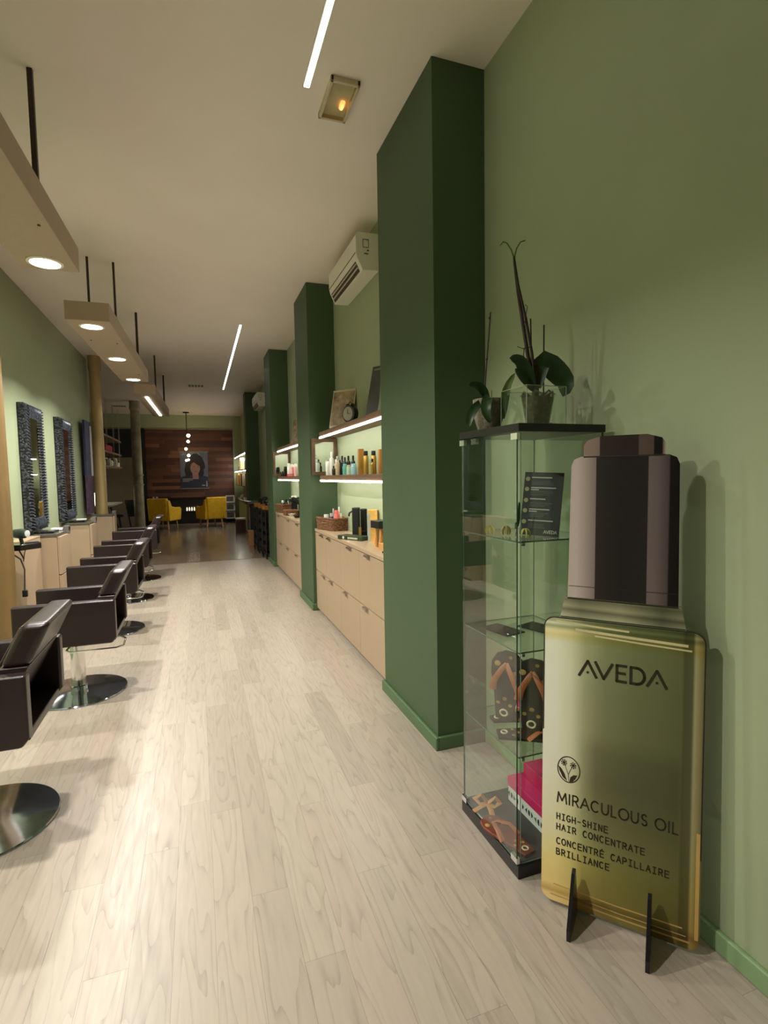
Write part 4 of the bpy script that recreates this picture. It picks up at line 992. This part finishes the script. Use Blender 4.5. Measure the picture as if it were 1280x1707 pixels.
for P, w, m_ in (([(.0, 0, .150), (-.035, -.01, .205), (-.075, -.02, .243), (-.122, -.03, .250)], .050, LEAF), ([(.0, 0, .145), (-.045, -.02, .175), (-.075, -.03, .195), (-.105, -.04, .210)], .034, LEAF),
             ([(.015, 0, .150), (.03, -.01, .245), (.085, -.02, .215), (.125, -.03, .165), (.105, -.04, .115)], .085, LEAF), ([(.01, .02, .15), (.02, .03, .21), (.05, .04, .25), (.09, .05, .23)], .05, LEAF)):
    bm = BM(); leaf(bm, P, w); obj('leaf', bm, m_, o1, smooth=True)
bm = BM(); tube(bm, [(.012, 0, .11), (.010, 0, .235)], .014, 10, r1=.011); obj('crown', bm, STEM, o1, smooth=True)
for P, r in (([(.002, 0, .15), (-.022, 0, .27), (-.045, 0, .39), (-.066, 0, .50), (-.080, 0, .60), (-.083, 0, .625)], .0085), ([(.008, -.01, .15), (-.012, -.01, .28), (-.038, -.01, .40), (-.070, -.008, .52), (-.080, -.004, .59)], .006)):
    bm = BM(); tube(bm, P, r, 8, r1=.004); obj('stem', bm, STEM, o1, smooth=True)
bm = BM(); tube(bm, [(-.083, 0, .62), (-.095, 0, .648), (-.112, 0, .668), (-.128, 0, .672), (-.142, 0, .657)], .003, 6, r1=.0018); tube(bm, [(-.082, 0, .62), (-.072, 0, .655), (-.055, 0, .680), (-.035, 0, .688)], .003, 6, r1=.0022)
obj('tip_shoots', bm, LEAFP, o1, smooth=True)
bm = BM(); tube(bm, [(-.045, -.01, .38), (-.040, -.015, .42), (-.035, -.015, .445), (-.043, -.012, .452)], .0014, 5); tube(bm, [(-.02, -.01, .30), (-.05, -.01, .292), (-.075, -.01, .298)], .0014, 5); tube(bm, [(-.045, -.01, .295), (-.05, -.012, .262), (-.06, -.012, .25)], .0018, 5)
tube(bm, [(-.05, -.012, .265), (-.040, -.012, .248)], .002, 5); obj('dried_twigs', bm, STEM, o1)
for P in ([(.004, .01, .14), (-.004, .01, .41)], [(.055, .01, .12), (.056, .01, .392)]):
    bm = BM(); tube(bm, P, .0028, 6); obj('support_stake', bm, mat('dark_stake', (40, 26, 22), .6), o1)
o2 = thing('potted_orchid', 'smaller orchid in a round speckled grey pot on the cabinet', 'plant', (1.118, 1.905, 1.63))
bm = BM(); lathe(bm, [(.034, 0), (.045, .01), (.060, .06), (.064, .125), (.060, .127), (.055, .115)], seg=30); obj('pot', bm, STONEPOT, o2, smooth=True)
bm = BM(); lathe(bm, [(.055, .112), (.03, .120), (0, .122)], seg=20); obj('bark', bm, SOIL, o2, smooth=True)
for P, w, m_ in (([(.02, -.03, .10), (.026, -.045, .05), (.035, -.055, .10), (.050, -.06, .17), (.085, -.06, .225)], .036, LEAFP), ([(-.01, -.01, .12), (-.035, -.02, .158), (-.075, -.03, .175), (-.112, -.035, .172)], .034, LEAF),
             ([(-.02, -.04, .13), (-.045, -.065, .115), (-.055, -.075, .07), (-.035, -.075, .025)], .040, LEAF), ([(-.03, -.02, .12), (-.075, -.03, .09), (-.10, -.03, .05), (-.105, -.03, .012)], .034, LEAF)):
    bm = BM(); leaf(bm, P, w); obj('leaf', bm, m_, o2, smooth=True)
bm = BM(); tube(bm, [(-.02, 0, .11), (-.015, 0, .20), (-.006, 0, .30), (.004, 0, .40), (.010, 0, .470)], .0036, 7, r1=.0026)
for q in ((-.008, 0, .285), (.006, 0, .447)): lathe(bm, [(0, -.008), (.006, 0), (0, .008)], q, 8)
obj('stem', bm, STEM, o2, smooth=True)
bm = BM(); tube(bm, [(.018, .01, .11), (.020, .01, .165)], .002, 6); obj('support_stake', bm, LEAFP, o2)

# ------------------------------------------------------------------ contents of the cabinet
WILT = mat('wilted_yellow_petal', (186, 178, 88), .6, var=.3, scale=40)
for i, (x, y, lab, rz) in enumerate(((1.062, 1.80, 'wilted yellow blossom farthest from the leaflet', 0), (1.100, 1.755, 'wilted yellow blossom in the middle of the three', 50), (1.105, 1.635, 'wilted yellow blossom beside the leaflet foot', 110))):
    t = thing('wilted_blossom', lab, 'blossom', (x, y, SH1), R(rz), 'wilted blossoms on the top glass shelf')
    for k in range(5):
        a = R(72*k); bm = BM(); leaf(bm, [(0, 0, .034), (.010*math.cos(a), .010*math.sin(a), .030), (.016*math.cos(a), .016*math.sin(a), .016), (.012*math.cos(a), .012*math.sin(a), .003)], .012); obj('petal', bm, WILT, t, smooth=True)
t = thing('cut_stem', 'dark green leafy stem lying between the blossoms', 'stem', (1.12, 1.70, SH1), R(30))
bm = BM(); tube(bm, [(-.02, 0, .003), (-.01, 0, .03), (.0, 0, .05)], .002, 6); leaf(bm, [(0, 0, .045), (.006, .0, .09), (.008, 0, .13)], .012); leaf(bm, [(0, 0, .04), (-.015, 0, .05), (-.022, 0, .03)], .012)
obj('sprig', bm, LEAF, t, smooth=True)
for x, y, rz, m_, lab in ((1.135, 1.835, 14, mat('floral_booklet', (52, 46, 42), .5, var=.7, scale=30), 'dark floral booklet on the second glass shelf, nearer the aisle'), (1.29, 1.80, 18, mat('black_booklet', (22, 24, 20), .5, var=.3, scale=25), 'plain black booklet on the second glass shelf, toward the wall')):
    t = thing('booklet', lab, 'booklet', (x, y, SH2), R(rz), 'booklets on the second glass shelf')
    obj('cover', B(-.05, .05, -.075, .075, 0, .004), m_, t)
SOLE = mat('patterned_sole', (48, 34, 28), .6, var=.5, scale=22); STRAP = mat('tan_strap', (176, 100, 58), .5, var=.15); EYE = mat('cream_eyelet', (226, 214, 180), .4)
def sandal(label, loc, rot, dots=True, strap=STRAP, sole=SOLE):
    t = thing('sandal', label, 'sandal', loc, 0, 'patterned brown sandals in the glass cabinet'); t.rotation_euler = rot
    L_ = .25
    out = [(-.026, 0), (.026, 0), (.033, .06), (.043, .13), (.052, .19), (.046, .225), (.025, .248), (-.005, .252), (-.032, .238), (-.048, .205), (-.048, .16), (-.036, .10), (-.031, .05)]
    bm = BM(); prism(bm, out, lambda a, b, c: (a, b, c), 0, .012); obj('sole', bm, sole, t, bevel=.003)
    bm = BM()
    for P in ([(.044, .10, .008), (.034, .14, .030), (.012, .185, .026), (0, .205, .012)], [(-.040, .10, .008), (-.030, .14, .030), (-.010, .185, .026), (0, .205, .012)]): tube(bm, P, .012, 8, r1=.006, flat=.25)
    obj('strap', bm, strap, t, smooth=True)
    bm = BM(); ring = [(.011*math.cos(a), .025+.011*math.sin(a), .0135) for a in [k*math.pi/8 for k in range(17)]]; tube(bm, ring, .003, 6); obj('eyelet', bm, EYE, t, smooth=True)
    bm = BM()
    for (x, y, r) in ((.0, .075, .007), (.018, .055, .006), (-.02, .058, .006), (.028, .17, .010), (-.028, .20, .010), (.012, .228, .006)): lathe(bm, [(r, .0115), (r, .0128)], (x, y, 0), 12)
    obj('dot_pattern', bm, mat('dot_print', (168, 134, 70), .6, var=.5, scale=30), t)
    return t
# rotations: local +Y is heel to toe, +Z the top of the sole
sandal('patterned brown sandal standing upright, nearest the corner of the cabinet', (1.165, 1.675, SH3+.030), (R(80), 0, R(-42))).scale = (1.35, 1.08, 1)
sandal('patterned brown sandal standing upright, behind the glass door', (1.125, 1.80, SH3+.030), (R(82), 0, R(-55))).scale = (1.35, 1.08, 1)
sandal('patterned brown sandal lying on the lower glass shelf, heel toward the aisle', (1.055, 1.74, SH3), (0, 0, R(-112))).scale = (1.2, 1.05, 1.2)
sandal('patterned brown sandal lying behind the flat one on the lower glass shelf', (1.10, 1.86, SH3), (0, 0, R(-100)))
sandal('red brown sandal on the cabinet floor under the pink box', (1.105, 1.595, BS), (0, 0, R(12)), sole=mat('red_brown_sole', (112, 52, 34), .45, var=.25, scale=15))
t = thing('ribbon_bow', 'tan ribbon bow on the cabinet floor', 'bow', (1.105, 1.90, BS), R(-40))
bm = BM(); tube(bm, [(0, 0, .02), (-.03, .01, .045), (-.055, .0, .03), (-.03, -.01, .015), (0, 0, .02)], .012, 8, flat=.25); tube(bm, [(0, 0, .02), (.03, .01, .045), (.05, .0, .03), (.03, -.01, .015), (0, 0, .02)], .012, 8, flat=.25)
obj('loops', bm, mat('tan_ribbon', (190, 132, 78), .5), t, smooth=True)
bm = BM(); tube(bm, [(0, 0, .02), (-.03, -.03, .012), (-.05, -.05, .004)], .011, 8, flat=.25); tube(bm, [(0, 0, .02), (.02, -.035, .012), (.03, -.06, .004)], .011, 8, flat=.25); obj('tails', bm, mat('tan_ribbon', (190, 132, 78), .5), t, smooth=True)
PINK = mat('hot_pink_card', (206, 36, 104), .45, var=.05)
t = thing('pink_box', 'pink lidded box with a white side on the cabinet floor', 'box', (1.313, 1.79, BS), 0)
obj('tray', B(-.095, .075, -.19, .13, 0, .065), mat('white_card', (226, 226, 222), .5), t)
obj('lid', B(-.098, .078, -.193, .133, .065, .105), PINK, t, bevel=.002)
obj('raised_lid', B(-.02, .074, -.05, .13, .105, .15), PINK, t, bevel=.003)
bm = BM(); random.seed(5)
yy = .13
for k in range(12):
    P = [(-.0962, yy-.001*q, .032+.012*math.sin(q*1.7+k)) for q in range(0, 13, 2)]
    yy -= .021
    if k in (4,): continue
    tube(bm, P, .0008, 4)
obj('handwriting', bm, BLACK, t)
t = thing('pink_box', 'pink box standing on the lower glass shelf behind the sandals', 'box', (1.30, 1.82, SH3), R(-5))
obj('lid', B(-.07, .06, -.12, .10, .03, .20), PINK, t, bevel=.002); obj('tray', B(-.068, .058, -.118, .098, 0, .03), mat('white_card', (226, 226, 222), .5), t)

# ------------------------------------------------------------------ trolleys in the third bay
def trolley(label, x, y, rz, basket_=False):
    t = thing('salon_trolley', label, 'trolley', (x, y, 0), R(rz), 'black salon trolleys by the third pillar')
    w, d, h = .13, .17, .84
    bm = BM()
    for sx_ in (-1, 1):
        for sy2 in (-1, 1): tube(bm, [(sx_*w, sy2*d, .09), (sx_*w, sy2*d, h)], .013, 8)
    obj('posts', bm, BLACK, t, smooth=True)
    for k in range(4):
        zz = .14+k*.17; bm = BM(); box(bm, -w+.004, w-.004, -d+.012, d-.012, zz, zz+.10); obj('drawer', bm, mat('black_drawer', (24, 22, 30), .35), t, bevel=.006)
    bm = BM(); box(bm, -w-.012, w+.012, -d-.012, d+.012, h, h+.03); obj('top_tray', bm, BLACK, t, bevel=.006)
    bm = BM(); box(bm, -w-.01, w+.01, -d-.01, d+.01, .09, .115); obj('bottom_tray', bm, BLACK, t, bevel=.005)
    for sx_ in (-1, 1):
        for sy2 in (-1, 1):
            bm = BM(); lathe(bm, [(.02, -.012), (.03, -.01), (.03, .01), (.02, .012)], (sx_*w, sy2*d, .030), 16, axis='X'); box(bm, sx_*w-.016, sx_*w+.016, sy2*d-.012, sy2*d+.012, .055, .09); obj('caster', bm, BLACK, t, smooth=True)
    return t
trolley('black salon trolley nearest the third pillar', 1.245, 9.78, 4)
trolley('black salon trolley in the middle of the three', 1.235, 10.35, 4)
trolley('black salon trolley farthest of the three, with a wooden box in front', 1.21, 10.95, 4)
for x, y, lab in ((1.2, 9.86, 'amber wood tool box on the nearest trolley'), (1.19, 10.42, 'amber wood tool box on the middle trolley'), (1.17, 11.02, 'amber wood tool box on the farthest trolley')):
    t = thing('wooden_tray', lab, 'tool box', (x, y, .872), R(4), 'amber wooden boxes on the trolleys'); obj('case', B(-.09, .09, -.10, .10, 0, .07), mat('amber_wood', (170, 112, 48), .5), t, bevel=.004)
for i, (x, y) in enumerate(((1.22, 9.72), (1.3, 9.82), (1.22, 10.28), (1.3, 10.40), (1.2, 10.88), (1.28, 11.02))):
    t = thing('hair_dryer', ['black dryer hanging at the near side of the nearest trolley', 'black dryer at the wall side of the nearest trolley', 'black dryer at the near side of the middle trolley', 'black dryer at the wall side of the middle trolley', 'black dryer at the near side of the farthest trolley', 'black dryer at the wall side of the farthest trolley'][i], 'hair dryer', (x, y, .942 if i in (1, 3, 5) and False else .872), R(30*i), 'black dryers on the trolleys')
    bm = BM(); tube(bm, [(0, 0, 0), (0, 0, .14)], .02, 8); obj('handle', bm, BLACK, t, smooth=True)
    bm = BM(); lathe(bm, [(.02, -.07), (.034, -.05), (.036, .03), (.024, .06)], (0, 0, .16), 14, axis='X'); obj('barrel', bm, BLACK, t, smooth=True)
t = thing('wooden_crate', 'light wooden box on the floor beside the farthest trolley', 'box', (1.05, 11.75, 0), R(5)); obj('case', B(-.05, .05, -.08, .08, .0, .33), mat('amber_box_wood', (168, 122, 84), .6), t, bevel=.004)
t = thing('wall_ledge', 'grey ledge with a dark end sticking out by the farthest trolley', 'ledge', (1.17, 12.4, .88)); obj('plate', B(-.14, .1, -.3, .3, 0, .05), mat('grey_ledge', (92, 96, 92), .4), t); obj('end_cap', B(-.17, -.14, -.3, .3, -.01, .055), BLACK, t)
bm = B(-.10, .28, -.25, .25, 0, .82); t = thing('side_cupboard', 'dark teal cupboard with a bright edge behind the trolleys', 'cupboard', (1.17, 12.4, .05)); obj('body', bm, mat('dark_teal', (24, 36, 38), .4), t)
obj('edge_strip', B(-.10, -.085, -.262, -.25, .05, .75), STEEL, t); obj('plinth', B(-.08, .28, -.23, .25, -.05, 0), BLACK, t)

# ------------------------------------------------------------------ last bay: lit shelves, round counter, brown box
for z1, led, lab in ((2.14, True, 'top lit shelf in the last bay'), (1.69, True, 'second lit shelf with the upright books under it, last bay'), (1.235, False, 'dark thin shelf carrying the books in the last bay')):
    shelf(13.77, 18.3, z1, lab, th=.035 if led else .02, xf=1.2, grp='shelves in the last bay', led=led)
area('bay_glow', (1.33, 16.0, 2.08), (0, 0, 0), .1, 14, NEUT, 'RECTANGLE', 4.0, 160)
bk = [((206, 160, 90), .34), ((226, 190, 120), .36), ((150, 110, 70), .30), ((216, 170, 96), .36), ((60, 44, 40), .34), ((230, 226, 214), .32), ((210, 190, 150), .3), ((120, 90, 66), .33)]
blb = ['ochre book', 'cream gold book', 'brown book', 'gold book', 'black book', 'white book', 'sand book', 'dark tan book']
for i, (c, h) in enumerate(bk):
    t = thing('book', blb[i]+' standing on the lit book shelf of the last bay, '+['farthest', 'second farthest', 'third farthest', 'fourth farthest', 'fourth nearest', 'third nearest', 'second nearest', 'nearest'][i], 'book', (1.30, 17.7-i*.46, 1.236), R(20), 'books on the last bay shelf')
    obj('cover', B(-.10, .10, -.035, .035, 0, h), mat('book_%d' % i, c, .6), t)
for x, y, h, c, lab in ((1.30, 17.2, .16, (150, 140, 130), 'round silver vase on the upper lit shelf'), (1.28, 16.4, .36, (226, 220, 170), 'tall cream bottle on the upper lit shelf'), (1.30, 14.8, .30, (150, 160, 200), 'blue white bottle on the upper lit shelf'), (1.28, 14.2, .26, (216, 216, 216), 'white bottle at the near end of the upper lit shelf')):
    bottle('vase' if 'vase' in lab else 'bottle', lab, x, y, 1.69, h, .16, mat('deco_%d' % int(y*10), c, .4), WHITEP, 'ornaments on the upper lit shelf', shape='can')
t = thing('round_counter', 'curved pale counter with dark rim in the last bay', 'counter', (1.449, 16.0, 0))
P = [(0, -2.0)]+[(-.30*math.cos(R(a))**.5 if abs(a) < 90 else 0, 2.0*math.sin(R(a))) for a in range(-80, 81, 16)]+[(0, 2.0)]
bm = BM(); prism(bm, P, lambda a, b, c: (a-.001, b, c), .80, .83); obj('top', bm, mat('pale_counter', (206, 196, 180), .4), t)
bm = BM(); tube(bm, [(a-.002, b, .815) for a, b in P[1:-1]], .018, 8); obj('rim', bm, BLACK, t, smooth=True)
obj('front', B(-.20, -.001, -1.7, 1.7, 0, .80), mat('sage_counter_front', (166, 184, 138), .5), t)
for x, y, lab in ((1.3, 16.6, 'white teapot on the curved counter'), (1.3, 15.2, 'folded white cloths on the curved counter')):
    t = thing('teapot' if 'teapot' in lab else 'folded_cloth', lab, 'teapot' if 'teapot' in lab else 'cloth', (x, y, .83)); bm = BM(); lathe(bm, [(.05, 0), (.09, .05), (.07, .10), (.02, .13)], seg=16) if 'teapot' in lab else box(bm, -.08, .08, -.3, .3, 0, .09); obj('body', bm, WHITEP, t, smooth='teapot' in lab)
t = thing('storage_box', 'dark brown box with pale lid on the floor beside the last pillar', 'box', (1.02, 14.55, 0)); obj('body', B(-.09, .15, -.15, .15, 0, .36), mat('dark_brown_box', (70, 40, 36), .5), t); obj('lid', B(-.10, .16, -.16, .16, .36, .40), mat('pale_lid', (200, 190, 170), .5), t)

# ------------------------------------------------------------------ the plank clad wall and what stands before it
PLK = planks('reclaimed_planks', 'X', 'Z', .112, .95, [(48, 24, 22), (88, 52, 40), (66, 32, 27), (122, 80, 54), (42, 21, 21), (102, 60, 44), (72, 40, 32), (134, 88, 58)], .6, grain=.5, gap=.004, seed=5., bump=.5)
o = obj('plank_panel', B(-1.50, 1.15, YB+.03, YB+.08, .862, 3.03), PLK); tag(o, 'reclaimed wood plank panel covering the back wall', 'wall panel')
o = obj('dark_post', B(-1.745, -1.51, YB-.06, YB+.09, 0, 3.05), mat('black_post_paint', (14, 12, 14), .6)); tag(o, 'black post between the planks and the grey column', 'post')
o = obj('dark_post', B(1.151, 1.169, YB+.01, YB+.09, 0, 3.02), mat('black_post_paint', (14, 12, 14), .6)); tag(o, 'thin black post at the right edge of the planks', 'post')
t = thing('fireplace_bench', 'long black bench unit under the wood planks', 'bench', (-.19, YB-.10, 0))
obj('body', B(-1.32, 1.30, .0, .15, 0, .82), BLACK, t); obj('top', B(-1.32, 1.30, -.12, .15, .82, .86), BLACKG, t); obj('shelf', B(-1.3, 1.28, -.10, .0, .40, .42), mat('dark_shelf', (40, 28, 26), .5), t)
for i in range(8):
    nm = ['far left', 'second', 'third', 'fourth', 'fifth', 'sixth', 'seventh', 'far right'][i]
    t = thing('candle', 'white candle in the row on the bench shelf, '+nm+' from the left' if 0 < i < 7 else 'white candle at the '+nm+' of the row on the bench shelf', 'candle', (-.335+i*.074, YB-.155, .421), 0, 'white candles on the bench')
    bm = BM(); lathe(bm, [(.014, 0), (.020, .02), (.020, .08), (.010, .12)], seg=12); obj('wax', bm, M_CANDLE, t, smooth=True)
for i, x in enumerate((-1.32, -1.22)):
    t = thing('glass_jar', ['small pale jar at the left end of the black bench', 'small pale jar beside the left end jar on the bench'][i], 'jar', (x, YB-.10, .86), 0, 'small jars on the black bench'); bm = BM(); lathe(bm, [(.03, 0), (.03, .04)], seg=12); obj('body', bm, mat('pale_jar', (170, 165, 160), .4), t)
# poster of a woman's face
t = thing('portrait_poster', 'hanging poster of a dark haired woman on the wood planks', 'poster', (-.068, YB+.012, 1.14))
obj('sheet', B(-.425, .425, -.002, .006, 0, 1.18), mat('poster_blue_grey', (92, 96, 118), .5, var=.25, scale=3), t)
obj('rail', B(-.44, .44, -.01, .01, 1.17, 1.195), mat('poster_rail', (130, 125, 120), .4), t); obj('bottom_rail', B(-.44, .44, -.01, .01, -.015, .01), mat('poster_rail', (130, 125, 120), .4), t)
def flat(poly, m_, y, nm): bm = BM(); prism(bm, poly, lambda a, b, c: (a, c, b), y-.001, y); obj(nm, bm, m_, t)
flat([(-.42, .01), (.42, .01), (.42, .36), (.2, .44), (-.2, .44), (-.42, .36)], mat('poster_navy', (36, 38, 62), .5), -.0025, 'garment')
hair = [(.05+.34*math.cos(a)*(1 if math.sin(a) > -.2 else .95), .78+.36*math.sin(a)) for a in [k*math.pi/14 for k in range(29)][:-1]]
hair = [(-.27, .42), (-.30, .60), (-.24, .85), (-.14, 1.02), (0, 1.13), (.12, 1.12), (.25, 1.0), (.32, .82), (.34, .66), (.28, .60), (.30, .46), (.20, .36), (.12, .44), (-.1, .44), (-.16, .36)]
flat(hair, mat('poster_hair', (18, 14, 18), .5), -.0035, 'hair')
flat([(-.05+0, .30), (.13, .30), (.12, .50), (-.06, .50)], mat('poster_skin', (150, 112, 108), .5), -.0045, 'neck')
flat([(.03+.15*math.cos(a), .65+.20*math.sin(a)) for a in [k*math.pi/10 for k in range(20)]], mat('poster_skin', (150, 112, 108), .5), -.0055, 'face')
flat([(-.14, .66), (-.12, .86), (.03, .93), (.19, .82), (.20, .70), (.10, .76), (-.02, .86), (-.08, .80)], mat('poster_hair', (18, 14, 18), .5), -.0065, 'fringe')
flat([(-.03, .70), (.0, .715), (.03, .70), (.0, .69)], mat('poster_eye', (30, 22, 26), .5), -.0075, 'left_eye'); flat([(.09, .70), (.12, .715), (.15, .70), (.12, .69)], mat('poster_eye', (30, 22, 26), .5), -.0075, 'right_eye')
flat([(.0, .55), (.045, .565), (.09, .55), (.045, .53)], mat('poster_lip', (150, 70, 80), .5), -.0075, 'mouth')
bm = BM()
for k, (a, b) in enumerate(((-.36, .0), (-.36, -.06), (-.36, -.16))): box(bm, a, b, -.0045, -.0030, .30-k*.04, .318-k*.04)
box(bm, .22, .32, -.0045, -.003, .075, .11); obj('caption', bm, mat('poster_text', (150, 152, 165), .5), t)
bm = BM(); strokes(bm, 'AVEDA', -.36, 1.07, .08, .10, .01, .018, y=-.0028, d=.001); obj('heading', bm, mat('poster_text', (150, 152, 165), .5), t)
flat([(.35, .05), (.39, .05), (.39, .22), (.375, .25), (.36, .22)], mat('poster_text', (150, 152, 165), .5), -.0035, 'bottle_picture')

# pendant cluster
t = thing('pendant_light', 'black rod pendant with a staggered string of warm glowing bulbs', 'pendant lamp', (-.24, 17.6, H))
bm = BM(); lathe(bm, [(.09, -.03), (.09, 0)], seg=24); tube(bm, [(0, 0, -.03), (0, 0, -.72)], .012, 8); obj('rod', bm, BLACK, t)
for dx, zz, r in ((.045, 2.78, .055), (.03, 2.60, .045), (-.04, 2.37, .045), (.03, 2.17, .045), (.02, 2.04, .035), (-.04, 2.02, .035)):
    bm = BM(); tube(bm, [(dx*.3, 0, -.70), (dx, 0, zz-H+r)], .004, 6); c_ = obj('cable', bm, BLACK, t)
    bm = BM(); lathe(bm, [(0, -r), (r*.7, -r*.7), (r, 0), (r*.7, r*.7), (0, r)], (dx, 0, zz-H), 16); obj('bulb', bm, M_BULB, c_, smooth=True)

# mustard armchairs seen from behind
def armchair(label, x, y, rz):
    t = thing('armchair', label, 'armchair', (x, y, 0), rz, 'mustard velvet armchairs facing the plank wall')
    # local: faces +Y, back toward -Y
    bm = BM(); box(bm, -.26, .26, -.22, .30, .24, .44); obj('seat', bm, YEL, t, bevel=.04, seg=3)
    bm = BM()
    hexa(bm, [(-.24, -.30, .24), (.24, -.30, .24), (.26, -.18, .24), (-.26, -.18, .24), (-.31, -.42, .90), (.31, -.42, .90), (.31, -.30, .90), (-.31, -.30, .90)])
    obj('backrest', bm, YEL, t, bevel=.035, seg=4)
    for s_ in (-1, 1):
        bm = BM(); poly = [(-.30, .24), (.30, .24), (.36, .56), (.30, .62), (.1, .62), (-.16, .66), (-.26, .84), (-.36, .84)]
        prism(bm, poly, lambda a, b, c: (c, a, b), s_*.25, s_*.34); obj('armrest', bm, YEL, t, bevel=.025, seg=3)
    for lx, ly, dx in ((-.22, -.22, -.03), (.22, -.22, .03), (-.22, .24, -.02), (.22, .24, .02)):
        bm = BM(); tube(bm, [(lx, ly, .25), (lx+dx, ly-.02*(1 if ly < 0 else -1), .0)], .028, 10, r1=.016); obj('leg', bm, OAK, t, smooth=True)
armchair('mustard yellow armchair on the left, turned toward the candles', -.93, 16.95, R(-28))
armchair('mustard yellow armchair on the right, with its back to the camera', .37, 16.95, R(24))
# magazine rack
t = thing('magazine_rack', 'standing magazine rack with three framed magazines right of the armchairs', 'magazine rack', (.99, 18.0, .0125), R(-8))
bm = BM(); box(bm, -.16, .16, -.14, .14, 0, .03); box(bm, -.15, -.135, .04, .06, .03, .88); box(bm, .135, .15, .04, .06, .03, .88); obj('stand', bm, BLACK, t)
for k, zz in enumerate((.12, .38, .64)):
    mx = Matrix.Translation((0, .02-.05*k*0, zz)) @ Matrix.Rotation(R(-14), 4, 'X')
    bm = BM(); box(bm, -.15, .15, -.02, -.01, 0, .24, 0, mx); f_ = obj('magazine', bm, mat('silver_cover', (176, 176, 174), .4), t)
    bm = BM(); box(bm, -.11, .11, -.022, -.0195, .04, .21, 0, mx); obj('cover_picture', bm, mat('dark_cover', (54, 46, 48), .5, var=.7, scale=9), f_)
o = obj('hearth_rug', B(-1.4, 1.13, 17.55, 18.3, 0, .012), mat('patchwork_rug', (92, 74, 62), .9, var=.55, scale=4)); tag(o, 'patchwork rug strip in front of the black bench', 'rug')

# ------------------------------------------------------------------ alcove on the left
GH = 'hanging shelves in the left alcove'
for z1, lab in ((2.60, 'top pale hanging shelf in the left alcove'), (2.20, 'middle hanging shelf carrying the pink parcel'), (1.83, 'bottom hanging shelf with small bottles')):
    t = thing('hanging_shelf', lab, 'shelf', (-2.35, 16.0, z1-.05), 0, GH)
    obj('board', B(-.25, .25, -1.9, 1.75, 0, .05), mat('pale_oak_board', (150, 128, 110), .5), t)
    for yy in (-1.0, .2, 1.3):
        bm = BM(); tube(bm, [(.256, yy+(z1-2.2)*.3, .02), (.256, yy+(z1-2.2)*.3, H-z1+.049)], .004, 6); obj('wire', bm, STEEL, t)
t = thing('pink_parcel', 'pink parcel on the middle hanging shelf of the alcove', 'parcel', (-2.2, 15.4, 2.20)); obj('wrap', B(-.12, .10, -.5, .55, 0, .16), mat('pink_paper', (206, 50, 90), .5), t, bevel=.03)
random.seed(9)
for i in range(7):
    yy = 14.8+i*.42; lab = 'small container on the bottom alcove shelf, '+['first from the gold column', 'second from the gold column', 'third from the gold column', 'fourth from the gold column', 'third from the far end', 'second from the far end', 'at the far end'][i]
    bottle('bottle', lab, -2.18, yy, 1.83, .16+.04*(i % 3), .14, [WHB, BLKB, BEI, WHB, BLKB, BEI, WHB][i], [BLKB, WHB][i % 2], 'containers on the bottom alcove shelf', shape='can')
t = thing('reception_desk', 'pale desk top on black trestle legs in the alcove', 'desk', (-2.75, 16.6, 0))
obj('top', B(-.6, .62, -1.5, 1.1, .76, .80), mat('pale_desk', (176, 180, 160), .4), t)
bm = BM()
for yy in (-1.2, .8):
    for s_ in (-1, 1): tube(bm, [(.3, yy, .76), (.3+s_*.22, yy, 0)], .022, 8)
obj('trestles', bm, BLACK, t)
t = thing('desk_lamp', 'small lit lamp with a white stand on the alcove desk', 'lamp', (-2.3, 15.6, .80)); bm = BM(); lathe(bm, [(.06, 0), (.03, .03), (.03, .16), (.05, .2), (.02, .26)], seg=16); obj('stand', bm, WHITEP, t, smooth=True)
t = thing('table_lamp', 'glowing low lamp beside the second gold column, on the alcove desk', 'lamp', (-2.55, 15.9, .80)); bm = BM(); lathe(bm, [(.05, 0), (.05, .30), (.03, .32)], seg=16); obj('shade', bm, glow('lamp_shade_glow', (1, .9, .6), 3.5), t, smooth=True)
t = thing('stool', 'black stool under the alcove desk', 'stool', (-2.0, 15.2, 0)); bm = BM(); lathe(bm, [(.17, .5), (.18, .52), (.18, .56), (.16, .58)], seg=24); obj('seat', bm, BLACK, t, smooth=True)
for k in range(4):
    a = R(45+90*k); bm = BM(); tube(bm, [(.1*math.cos(a), .1*math.sin(a), .5), (.17*math.cos(a), .17*math.sin(a), 0)], .013, 8); obj('leg', bm, BLACK, t)
t = thing('folded_chair', 'dark folded chair leaning by the grey far column', 'chair', (-1.92, 17.6, 0)); bm = BM(); tube(bm, [(0, 0, 0), (-.12, 0, .85)], .02, 8); tube(bm, [(.2, 0, 0), (.08, 0, .85)], .02, 8); obj('rails', bm, BLACK, t)
bm = BM(); hexa(bm, [(-.06, -.015, .35), (.15, -.015, .35), (.15, .015, .35), (-.06, .015, .35), (-.11, -.015, .85), (.09, -.015, .85), (.09, .015, .85), (-.11, .015, .85)]); obj('panel', bm, BLACK, t)
area('alcove_glow', (-2.7, 16.6, 1.75), (0, 0, 0), .3, 3, WARM, 'RECTANGLE', 2.0, 160)
